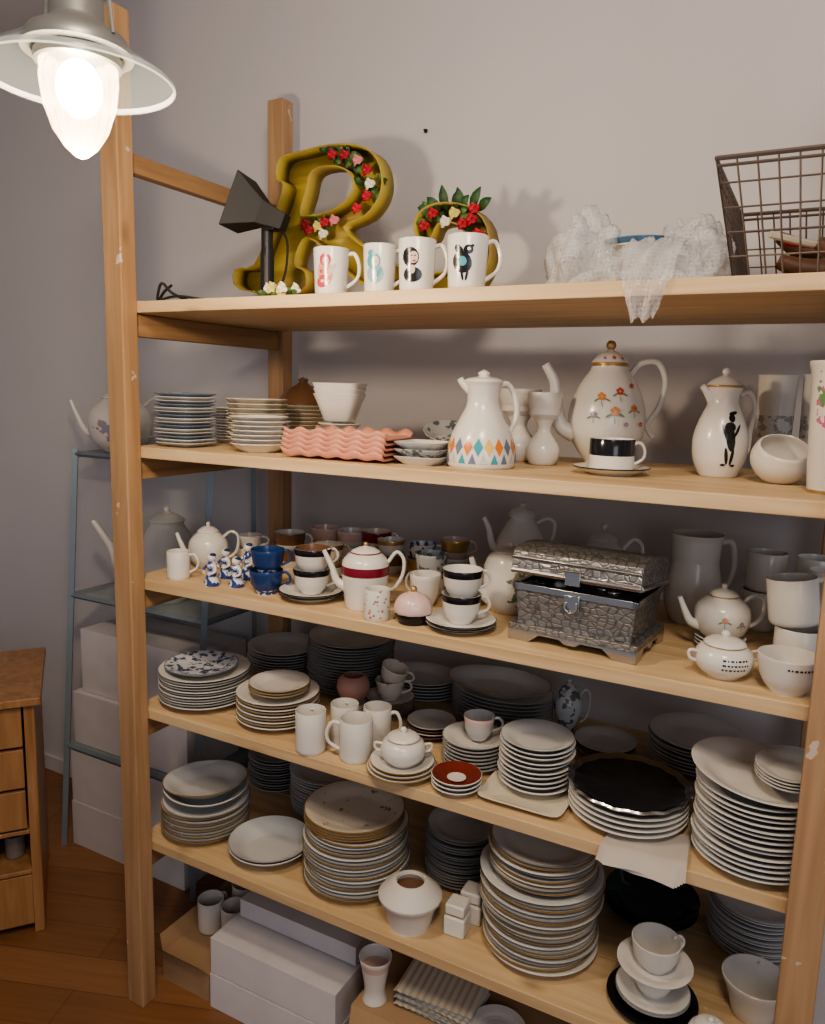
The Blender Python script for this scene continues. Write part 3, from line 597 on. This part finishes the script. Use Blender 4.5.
b=B(); cup(b,.04,.05,white); cup(b,.036,.045,white,(0,0,.04)); b.done('tea_cup_stack',(-1.43,1.70,z))
b=B(); cup(b,.042,.06,navy,bands=[(0,.3,blueware)]); cup(b,.042,.06,navy,(0.002,.003,.052),ang=psi+.3,bands=[(.0,.3,blueware)]); b.done('blue_cup_stack',(-1.185,1.47,z))
b=B(); cup(b,.044,.06,white,bands=[(.6,1,brown)],ang=3); cup(b,.044,.06,white,(0,0,.045),bands=[(.6,1,brown)]); b.done('brown_band_cup_stack',(-1.30,1.72,z))
b=B(); plate(b,.08,0,white,black,d=.014); plate(b,.08,.007,white,black,d=.014); cup(b,.046,.062,white,(0,0,.014),bands=[(.72,1,black)]); cup(b,.046,.062,white,(.003,0,.064),ang=psi+.4,bands=[(.72,1,black)],inn=brown); b.done('black_band_cup_stack',(-1.065,1.495,z))
def pile(name,x,y,items,z_=None):
    b=B()
    for (dx,dy,dz,r_,h_,m_,a_,bd) in items: cup(b,r_,h_,m_,(dx,dy,dz),ang=a_,bands=bd)
    b.done(name,(x,y,z if z_ is None else z_))
pile('pink_cup_pile',-1.25,1.87,[(-.03,0,0,.045,.055,ltpink,3,()),(.06,.0,0,.045,.055,ltpink,.4,()),(-.03,0,.045,.045,.055,ltpink,.2,()),(.06,0,.045,.045,.055,white,.5,[(.5,1,ltpink)]),(.14,.01,.0,.045,.055,white,.3,[(.6,1,gold)]),(.14,.01,.05,.045,.055,cream,.3,[(.6,1,maroon)])])
pile('decorated_cup_pile',-1.02,1.84,[(-.02,0,0,.042,.055,cream,2.5,[(.5,1,brown)]),(.08,0,0,.042,.055,cream,.4,[(.6,1,gold)]),(.08,0,.045,.04,.05,bluepat,.4,()),(.165,.0,0,.042,.055,greypat,.4,()),(-.02,0,.045,.04,.05,white,2.9,[(.8,1,gold)])])
pile('tea_cup_pile',-1.13,1.66,[(0,0,0,.042,.055,white,.4,[(.7,1,brown)]),(.09,.02,0,.042,.055,cream,.4,()),(0,0,.046,.042,.055,cream,.8,[(.7,1,brown)])])
pot('maroon_band_teapot',(-.915,1.50,z),.056,.156,[(.78,0),(.82,.02),(.86,.1),(.95,.4),(1,.62),(.92,.74),(.7,.82),(.6,.84)],sp=[(.8,.3),(1.2,.4),(1.4,.6),(1.75,.86)],hd=[(.95,.7),(1.3,.86),(1.6,.74),(1.55,.5),(1.2,.3),(.88,.28)],bands=[(.5,.66,maroon)],rim=maroon,lmat=white,finmat=gold,sr=(.013,.005),ht=.0042)
smf=printed('small_flower_print',W1,[(.2,.3,.15),(.5,.2,.15),(.6,.4,.1)],0,.035,.03,.04,'voronoi',90,.3)
b=B(); b.lathe(mugp(.029,.07),smf,seg=30); handle(b,.029,.015,.058,.018,.003,white,psi+1.2); b.done('small_floral_mug',(-.842,1.432,z))
b=B(); b.lathe(cat([(E,0,0),(.03,0,0),(.034,.004,0),(.04,.016,0),(.0415,.024,0)],3),black,seg=40); b.lathe(cat([(.0415,.024,0),(.043,.03,0),(.04,.046,0),(.03,.06,0),(.012,.068,0),(.006,.07,0)],3),ltpink,seg=40,wob=lambda a,z_:.02*math.cos(10*a)); b.ball((0,0,.075),.008,gold); b.done('pink_lidded_bonbon_dish',(-.762,1.455,z))
pile('tea_cup_pile',-.80,1.585,[(0,0,0,.038,.08,white,3,()),(.075,.07,0,.04,.06,cream,.4,()),(-.03,.09,0,.042,.06,white,2.6,[(.85,1,gold)]),(-.03,.09,.05,.042,.06,greypat,2.6,())])
b=B()
for i in range(2): plate(b,.078,i*.008,white,black,d=.012)
cup(b,.044,.064,white,(0,0,.014),bands=[(.7,1,black)],ang=psi); cup(b,.044,.064,white,(0,.002,.068),bands=[(.7,1,black)],ang=psi+.2); b.done('black_band_cup_stack',(-.655,1.475,z))
pot('leaf_print_teapot',(-.615,1.66,z),.066,.165,[(.6,0),(.66,.02),(.9,.15),(1,.4),(.95,.62),(.78,.8),(.55,.86)],mat=greenpr,lmat=white,sp=[(.8,.2),(1.2,.35),(1.35,.6),(1.5,.8)],sr=(.014,.006),hd=THD,ang=psi+.3)
b=B(); 
for i in range(4): plate(b,.075,i*.012,white,d=.02)
P_=cat([(q[0]*.064,.055+q[1]*.165,0) for q in COFF],4); b.lathe([(max(E,p_[0]),p_[1]) for p_ in P_],white,seg=40)
b.lathe([(.034,.193),(.037,.197),(.03,.21),(.012,.218),(.006,.222),(.01,.228),(E,.235)],white,seg=30); b.tube([(q*c_,q*s_,h_) for q,h_ in ((.035,.175),(.065,.19),(.085,.175),(.078,.13),(.055,.1))],.005,white); spout(b,[(.05,.09),(.075,.12),(.085,.16),(.1,.19)],.014,.006,white,psi+pi)
b.done('coffee_pot_on_saucers',(-.665,1.865,z))
pile('tea_cup_pile',-.86,1.88,[(0,0,0,.042,.06,white,3,()),(.09,0,0,.04,.06,cream,.4,()),(0,0,.05,.04,.06,ltpink,.4,[(.6,1,gold)])])
# silver chest
b=B(); w,d=.135,.095
b.box((-w*.93,-d*.93,.032),(w*.93,d*.93,.118),croc,tp=.006)
b.box((-w,-d,.022),(w,d,.036),croc); b.box((-w*.97,-d*.97,.108),(w*.97,-d*.97+.012,.122),silver); b.box((-w*.97,d*.97-.012,.108),(w*.97,d*.97,.122),silver); b.box((w*.97-.012,-d*.97,.108),(w*.97,d*.97,.122),silver); b.box((-w*.97,-d*.97,.108),(-w*.97+.012,d*.97,.122),silver)
def apron(p0,p1,nrm):
    n=24; vs=[];fs=[]; p0=Vector(p0);p1=Vector(p1)
    for i in range(n+1):
        t=i/n; e=min(t,1-t); h_=.0 if e<.17 else (.018*min(1,(e-.17)/.08))
        if e>.42: h_=.01
        q=p0.lerp(p1,t); vs+= [q+Vector((0,0,h_)),q+Vector((0,0,.024)),q+nrm*.01+Vector((0,0,h_)),q+nrm*.01+Vector((0,0,.024))]
    for i in range(n):
        a=i*4; fs+=[(a,a+4,a+5,a+1),(a+2,a+3,a+7,a+6),(a,a+2,a+6,a+4)]
    b.add(vs,fs,silver)
apron((-w,-d,0),(w,-d,0),Vector((0,1,0))); apron((w,-d,0),(w,d,0),Vector((-1,0,0))); apron((-w,d,0),(-w,-d,0),Vector((1,0,0))); apron((w,d,0),(-w,d,0),Vector((0,-1,0)))
b.box((-.016,-d*.93-.008,.082),(.016,-d*.93,.114),silver); b.tube([(-.01,-d-.002,.1),(-.012,-d-.006,.088),(0,-d-.008,.08),(.012,-d-.006,.088),(.01,-d-.002,.1)],.0025,silver,seg=6)
b.box((-w*.85,-d*.85,.1),(w*.85,d*.85,.116),black)
for k in range(9): b.ball((random.uniform(-.1,.1),random.uniform(-.06,.03),.12),.014,[black,greypat,dkgreen,silver][k%4],sz=.6)
Ml=Matrix.Translation((0,d*.95,.1235))@Matrix.Rotation(-.1,4,'X')
n=12; vs=[];fs=[]
for i in range(n+1):
    a=pi*i/n; y=-d*.97+d*.97*(-math.cos(a)); zz=.034+.03*math.sin(a)**.7
    for x in (-w,w): vs.append((x,y,zz))
for i in range(n): fs.append((i*2,i*2+1,i*2+3,i*2+2))
o=len(vs); vs+=[(-w,-2*d*.97,0),(w,-2*d*.97,0),(-w,0,0),(w,0,0)]
fs+=[(o,o+1,1,0),(2*n,2*n+1,o+3,o+2),tuple([o+2]+[2*n-2*i for i in range(n+1)]+[o])[::-1],tuple([o+3]+[2*n+1-2*i for i in range(n+1)]+[o+1]),(o,o+2,o+3,o+1)]
b.add(vs,fs,croc,Ml); b.tube([(-w,-2*d*.97,.006),(w,-2*d*.97,.006)],.006,silver,seg=6,M=Ml,smooth=0); b.tube([(w,-2*d*.97,.006),(w,0,.006)],.006,silver,seg=6,M=Ml,smooth=0)
b.tube([(-w,-2*d*.97,.034),(w,-2*d*.97,.034)],.004,silver,seg=6,M=Ml,smooth=0)
b.box((-.016,-2*d*.97-.006,-.008),(.016,-2*d*.97,.022),silver,Ml)
b.tube([(-.03,-2*d,.03),(-.02,-2*d-.01,.023),(.02,-2*d-.01,.023),(.03,-2*d,.03)],.0025,silver,seg=6,M=Ml)
b.done('silver_embossed_chest',(-.398,1.548,z),rot=-.09,bevel=.0015,sharp=35)
pot('lidded_tureen',(-.45,1.86,z),.064,.2,TEAP,mat=greyp,hd=THD,sp=[(.9,.6),(1.3,.62),(1.3,.4),(.95,.3)],sr=(.006,.006))
pot('white_pitcher',(-.228,1.82,z),.062,.205,[(.7,0),(.8,.02),(1,.2),(1,.4),(.85,.65),(.82,.85),(.95,1)],lid=False,hd=[(.85,.9),(1.3,.9),(1.45,.65),(1.25,.4),(.98,.3)],ht=.0065)
b=B(); plate(b,.05,0,white,d=.012); plate(b,.05,.007,white,d=.012); plate(b,.05,.014,white,d=.012); b.done('saucer_stack',(-.145,1.64,z))
pot('teapot',(-.145,1.64,z+.0225),.055,.115,TEAP,mat=white,sp=TSP,hd=THD,rim=gold,sr=(.012,.005),ht=.004,decals=flower(-.015,.052,.006,pink_ink,ylw_ink)+flower(.018,.045,.005,vio_ink,ylw_ink))
def lines(b,r_,z0,rows,dz,span):
    for i in range(rows):
        a=-pi/2+psi-span/2+random.uniform(0,.06); zz=z0-i*dz
        while a< -pi/2+psi+span/2:
            L_=random.uniform(.05,.12)
            b.add([((r_(q)+.0006)*math.cos(t),(r_(q)+.0006)*math.sin(t),q) for q in (zz,zz+.003) for t in (a,a+L_/2,a+L_)],[(0,1,4,3),(1,2,5,4)],black); a+=L_+.05
def sugar(name,x,y,z_,s=1,txt=False,ringmat=None):
    b=B(); P=cat([(.028*s,0,0),(.032*s,.004*s,0),(.047*s,.018*s,0),(.0525*s,.036*s,0),(.047*s,.052*s,0),(.036*s,.06*s,0)],4)
    b.lathe([(E,0)]+[(q[0],q[1]) for q in P],white,seg=40); b.lathe(cat([(.036*s,.06*s,0),(.038*s,.063*s,0),(.03*s,.07*s,0),(.012*s,.075*s,0),(E,.076*s,0)],3),white,seg=32,bands=[(.06*s,.0635*s,ringmat)] if ringmat else ())
    b.ball((0,0,.08*s),.008*s,white)
    for a in (psi,psi+pi): b.tube([((.05*s+q*s)*math.cos(a),(.05*s+q*s)*math.sin(a),h_*s) for q,h_ in ((-.004,.046),(.014,.048),(.013,.034),(-.002,.028))],.003*s,white)
    if txt: lines(b,rfun(P),.043,3,.0085,.9)
    b.done(name,(x,y,z_))
sugar('lettered_sugar_bowl',-.121,1.476,z,1,True,ringmat=gold)
b=B(); cup(b,.053,.068,white,kind='tea'); lines(b,lambda q:.0515,.053,1,.01,1.0); b.done('lettered_cup',(-.012,1.455,z))
b=B(); cup(b,.043,.085,white,(.01,0,0),kind='mug',ang=psi+.2,out=.028,t=.005)
cup(b,.045,.088,white,(0,0,.092),kind='mug',ang=psi,out=.03,t=.005,M=Matrix.Rotation(-.14,4,'Y')); b.done('mug_stack',(-.012,1.585,z))
b=B(); cup(b,.043,.088,white,(0,0,0),kind='mug'); cup(b,.043,.088,white,(0.004,0,.09),kind='mug',ang=psi+.5); b.done('mug_stack',(.04,1.70,z))
b=B(); cup(b,.042,.088,white,(0,0,0),kind='mug'); cup(b,.042,.085,white,(0.004,0,.09),kind='mug',ang=psi+.5); b.done('mug_stack',(-.085,1.85,z))
b=B(); cup(b,.042,.088,white,(0,0,0),kind='mug'); cup(b,.042,.088,white,(0.004,0,.09),kind='mug',ang=psi+.5); b.done('mug_stack',(.015,1.83,z))
# ================================================================ SHELF 4
z=Z[4]
b=B()
for i in range(11): plate(b,.124-.001*(i%3),i*.0075,[white,cool][i%2],[None,slate][i%2],random.uniform(-.003,.003),0,d=.02)
plate(b,.1,.085,white,slateb,d=.018,top=bluepat,dx=-.01); b.done('blue_pattern_plate_stack',(-1.45,1.53,z))
stack('dinner_plate_stack',-1.41,1.84,z,.112,.085,mat=greyp)
stack('dinner_plate_stack',-1.16,1.83,z,.128,.165,mat=[cool,white,cool],rim=slate)
b=B()
for i in range(9): plate(b,.108,i*.008,white,gold if i%2 else white,d=.018)
for i in range(3): plate(b,.08,.078+i*.007,white,gold,d=.014,dx=.005)
b.done('dessert_plate_stack',(-1.195,1.53,z))
stack('saucer_stack',-1.035,1.645,z,.043,.05,mat=white,d=.012,pitch=.007)
b=B(); b.lathe(cat([(E,.0,0),(.03,.004,0),(.044,.03,0),(.04,.055,0),(.03,.066,0),(.027,.066,0),(.036,.05,0),(.038,.03,0),(E,.01,0)],4),glaze('terracotta_pink',(.46,.25,.2),rough=.6),seg=32); b.done('round_pink_bowl',(-1.035,1.645,z+.051))
b=B()
for i in range(6): plate(b,.068,i*.007,white,brown,d=.014)
cup(b,.04,.055,floral2,(0,0,.042),ang=psi); cup(b,.038,.05,floral2,(.0,0,.088),M=Matrix.Rotation(.35,4,'Y'),ang=psi); b.done('floral_tea_cup_stack',(-.965,1.72,z))
for (x,y,r_,h_,a_,o_) in ((-1.02,1.432,.037,.103,psi+1.6,.022),(-.975,1.512,.035,.101,psi+1.5,.022),(-.905,1.455,.040,.1,psi+pi,.03),(-.90,1.545,.035,.098,psi-.2,.024)):
    b=B(); cup(b,r_,h_,white,kind='mug',ang=a_,out=o_,t=.0045); b.done('white_mug',(x,y,z))
b=B()
for i in range(6): plate(b,.105,i*.009,greyp,d=.02,sx=1.05,sy=.85)
b.done('oval_platter_stack',(-.95,1.875,z))
b=B()
for i in range(8): plate(b,.13,i*.01,[cool,white][i%2],slate,d=.022,sx=1.08,sy=.72)
plate(b,.13,.087,cool,gold,d=.026,sx=1.1,sy=.75,dx=-.01); b.done('oval_platter_stack',(-.685,1.83,z))
stack('dark_plate_stack',-.81,1.66,z,.062,.045,mat=[brown,greyp],d=.014)
b=B()
for i in range(3): plate(b,.083-.004*i,i*.008,white,gold,d=.014)
b.done('side_plate_stack',(-.778,1.452,z)); sugar('sugar_bowl',-.776,1.452,z+.0225,1.0,ringmat=gold)
b=B()
for i in range(7): plate(b,.076,i*.009,[white,greyp][i%2],slate,d=.016)
cup(b,.037,.055,greyp,(0.01,0,.068),ang=psi,bands=[(.7,1,ltpink)]); b.done('saucer_stack_with_cup',(-.652,1.575,z))
b=B()
for i in range(3): plate(b,.056,i*.01,white,white,d=.016,top=redb if i==2 else None)
b.lathe([(E,.0285),(.015,.0285),(.021,.0292)],white,seg=32); b.done('red_brown_saucer_stack',(-.637,1.445,z))
b=B(); b.lathe([(E,.001),(.07,0),(.085,.008),(.094,.012),(.095,.014),(.092,.015),(.068,.005),(E,.005)],cream,seg=64,sq=9)
for i in range(9): plate(b,.083-.002*(i%2),.006+i*.011,[white,white,cool][i%3],None,.0+random.uniform(-.003,.003),.03,d=.02)
plate(b,.08,.105,greyp,d=.018,dy=.03,top=cool); b.done('plate_stack_on_square_dish',(-.49,1.515,z))
pot('lidded_vase',(-.51,1.85,z),.036,.15,[(.7,0),(.75,.03),(.5,.1),(.9,.35),(1,.55),(.7,.75),(.55,.8)],mat=greypat,hd=THD,ht=.003,smat=greyp)
stack('dark_plate_stack',-.40,1.80,z,.075,.04,mat=[greyp,brown],d=.014)
b=B()
for i in range(4): plate(b,.122,i*.012,white,d=.02)
b.lathe([(E,.058),(.09,.058),(.115,.064),(.124,.072),(.126,.075),(.123,.078),(.112,.07),(.088,.064),(E,.064)],glaze('polished_tray',(.1,.1,.1),rough=.12,metal=.9,var=.3),seg=96,bands=[(.069,.08,silver,True)],wob=lambda a,z_:.018*math.cos(16*a) if z_>.069 else 0)
b.done('silver_serving_tray',(-.285,1.535,z))
b=B()
for k in range(5):
    vs=[];fs=[];rz=Matrix.Rotation(.05*k-.1,4,'Z')
    for i in range(9):
        for j in range(11):
            x=-.075+.15*i/8; yy=-.085+.13*j/10; zz=.002+.0012*k
            vs.append(rz@Vector((x,yy,zz+.0015*math.sin(i*1.3+k)+(.0 if yy>-.06 else (yy+.06)*.9))))
    for i in range(8):
        for j in range(10): a=i*11+j; fs.append((a,a+11,a+12,a+1))
    b.add(vs,fs,glaze('paper_%d'%k,(.5,.45,.4),rough=.9))
b.done('paper_napkins',(-.225,1.455,z))
b=B()
for i in range(14): plate(b,.112-.001*(i%3),i*.0105,[white,cool][i%2],None,random.uniform(-.003,.003),random.uniform(-.003,.003),d=.022)
plate(b,.122,.155,white,d=.026,dx=-.005,tilt=(.02,.09))
for i in range(4): plate(b,.068,.172+i*.006,white,greyp,dx=.045,dy=.0,d=.014,sx=.85,sy=1.1)
b.done('dinner_plate_stack',(-.04,1.50,z))
stack('dinner_plate_stack',-.195,1.85,z,.11,.085,mat=[greyp,cool])
stack('dinner_plate_stack',.03,1.78,z,.09,.1,mat=[greyp,cool])
# ================================================================ SHELF 5
z=Z[5]
b=B()
for i in range(10): plate(b,.122,i*.0085,[white,cool][i%2],slate if i%2 else gold,random.uniform(-.004,.004),0,d=.02)
plate(b,.118,.1,white,d=.035,top=cool,tilt=(.03,.06)); plate(b,.118,.118,cool,gold,d=.03,tilt=(-.03,-.05)); b.done('soup_plate_stack',(-1.452,1.53,z))
stack('plate_stack',-1.43,1.83,z,.09,.12,mat=[greyp,slate]); stack('plate_stack',-1.21,1.80,z,.118,.14,mat=[greyp,cool])
b=B(); plate(b,.112,0,cool,d=.034); plate(b,.112,.008,cool,slate,d=.034); b.done('deep_plate',(-1.215,1.522,z))
b=B()
for i in range(16): plate(b,.137-.005*(i>11)-.001*(i%3),i*.0095,[white,greyp,cool][i%3],[gold,slate,None][i%3],random.uniform(-.004,.004),0,d=.022)
for i in range(4): plate(b,.13,.153+i*.007,cream,gold,d=.02,top=floral2 if i==3 else None,dx=-.008)
b.done('floral_dinner_plate_stack',(-.96,1.555,z))
stack('dark_plate_stack',-.725,1.70,z,.096,.16,mat=[greyp,slate,greyp],rim=slate); 
b=B(); b.lathe(cat([(E,0,0),(.045,0,0),(.05,.004,0),(.062,.05,0),(.074,.07,0),(.076,.078,0)],4),matte,seg=48,wob=lambda a,z_:.006*math.cos(30*a)); b.lathe(cat([(.076,.078,0),(.07,.085,0),(.05,.104,0),(.038,.112,0),(.034,.113,0)],3),matte,seg=48); b.lathe([(.034,.113),(.032,.105),(.04,.09)],matte,seg=48); b.lathe([(E,.09),(.04,.09)],brown,seg=48)
b.done('ceramic_pot_with_hole',(-.755,1.468,z))
for y_,s_2 in ((1.50,.026),(1.562,.028)):
    b=B(); b.box((-s_2,-s_2,0),(s_2,s_2,.048),white); b.box((-s_2*.92,-s_2*.92,.052),(s_2*.92,s_2*.92,.078),white); b.box((-s_2*.8,-s_2*.8,.046),(s_2*.8,s_2*.8,.055),gold)
    b.done('square_porcelain_box',(-.645 if y_<1.52 else -.632,y_,z),bevel=.005,rot=.05)
b=B()
for i in range(27):
    rr=.13 if i<11 else (.139 if i<19 else .122)
    plate(b,rr-.001*(i%3),i*.0095-(.0),[white,cream,cool,greyp][i%4],[None,gold,slate][i%3],random.uniform(-.004,.004),random.uniform(-.003,.003),d=.022)
b.done('tall_dinner_plate_stack',(-.466,1.56,z))
stack('dark_green_plate_stack',-.26,1.79,z,.11,.07,mat=dkgreen,d=.035,pitch=.012)
b=B(); plate(b,.092,0,black,d=.018); 
for i in range(2): plate(b,.075,.02+i*.006,white,slate,d=.013)
cup(b,.044,.06,white,(0,0,.03),bands=[(.86,1,gold)]); plate(b,.076,.084,white,d=.014); cup(b,.05,.062,white,(0,0,.09),kind='tea',ang=psi+.3); b.done('stacked_cups_and_saucers',(-.2,1.505,z))
stack('dinner_plate_stack',-.03,1.81,z,.1,.13,mat=[greyp,cool])
b=B(); cup(b,.066,.085,white,kind='flare',ang=psi+1.0,out=.03,t=.005); b.done('large_white_cup',(-.012,1.585,z))
sugar('small_sugar_bowl',-.08,1.445,z,.8)
# ================================================================ floor level
carton('white_gift_box',(-1.372,-.95),(1.45,1.74),0,.105,boxw); carton('white_gift_box',(-1.37,-.952),(1.452,1.74),.108,.215,boxw)
carton('white_gift_box',(-1.355,-.96),(1.56,1.84),.218,.272,boxw)
b=B(); b.box((-.09,-.2,0),(.09,.2,.085),cardb); b.add([(-.09,-.2,.085),(.09,-.2,.085),(.085,-.235,.13),(-.085,-.235,.13)],[(0,1,2,3)],cardb); b.add([(-.09,-.2,.085),(-.09,.2,.085),(-.11,.19,.13),(-.11,-.19,.13)],[(0,1,2,3)],cardb); b.done('open_cardboard_box',(-1.475,1.66,0),smooth=False)
for (x,y,h_) in ((-1.515,1.61,.1),(-1.43,1.62,.1),(-1.475,1.72,.1)):
    b=B(); cup(b,.04,h_,white,kind='mug',ang=psi+1,out=.025,t=.004); b.done('white_mug',(x,y,.0865))
b=B(); b.box((-.31,-.24,0),(.31,.24,.235),cardb); b.add([(-.31,-.24,.235),(.31,-.24,.235),(.3,-.27,.19),(-.3,-.27,.19)],[(0,1,2,3)],cardb); b.done('cardboard_box',(-.58,1.67,0),smooth=False)
b=B(); b.lathe(cat([(E,0,0),(.028,0,0),(.03,.004,0),(.026,.03,0),(.033,.08,0),(.041,.115,0),(.038,.115,0),(.03,.08,0),(E,.02,0)],4),white,seg=36,bands=[(.095,.106,ltpink)]); b.lathe([(E,.09),(.032,.09)],ltpink,seg=30); b.done('porcelain_vase',(-.85,1.475,.2365))
b=B()
for k in range(8):
    M=Matrix.Translation((0,0,.003+k*.006))@Matrix.Rotation(.08*math.sin(k*2.1),4,'Z')
    n=22; vs=[];fs=[]
    for i in range(n+1):
        x=-.1+.2*i/n; zz=.003*(i%2)
        vs+=[(x,-.07,zz),(x,.07,zz+.002)]
    for i in range(n): fs.append((i*2,i*2+2,i*2+3,i*2+1))
    b.add(vs,fs,cream if k%2 else greyp,M)
plate(b,.07,.0,white,slate,dx=.16,dy=-.03,d=.012); plate(b,.07,.009,white,slate,dx=.16,dy=-.03,d=.012)
b.done('corrugated_paper_sheets',(-.70,1.55,.2365),smooth=False)
# ---------------------------------------------------------------- light
w=bpy.data.worlds.new('world'); bpy.context.scene.world=w; w.use_nodes=True
bg=w.node_tree.nodes['Background']; bg.inputs[0].default_value=(.76,.79,.9,1); bg.inputs[1].default_value=.34
def area(n,loc,target,size,power,col):
    l=bpy.data.lights.new(n,'AREA'); l.energy=power; l.size=size; l.color=col
    o=bpy.data.objects.new(n,l); bpy.context.collection.objects.link(o); o.location=loc
    o.rotation_euler=(Vector(target)-Vector(loc)).to_track_quat('-Z','Y').to_euler(); return o
area('room_ceiling_light',(.1,.0,2.98),(-.5,1.7,1.2),.4,26,(1,.84,.66))
area('cool_fill_light',(1.3,-1.1,2.0),(-2.2,2.0,1.1),1.2,15,(.88,.91,1))  # unseen cool fill added behind the camera to brighten the left side
l=bpy.data.lights.new('lamp_glow','POINT'); l.energy=20; l.color=(1,.8,.58); l.shadow_soft_size=.04
o=bpy.data.objects.new('lamp_glow',l); bpy.context.collection.objects.link(o); o.location=(-1.008,.825,2.02)
sc=bpy.context.scene; sc.view_settings.view_transform='AgX'; sc.view_settings.look='AgX - Medium High Contrast'; sc.view_settings.exposure=0
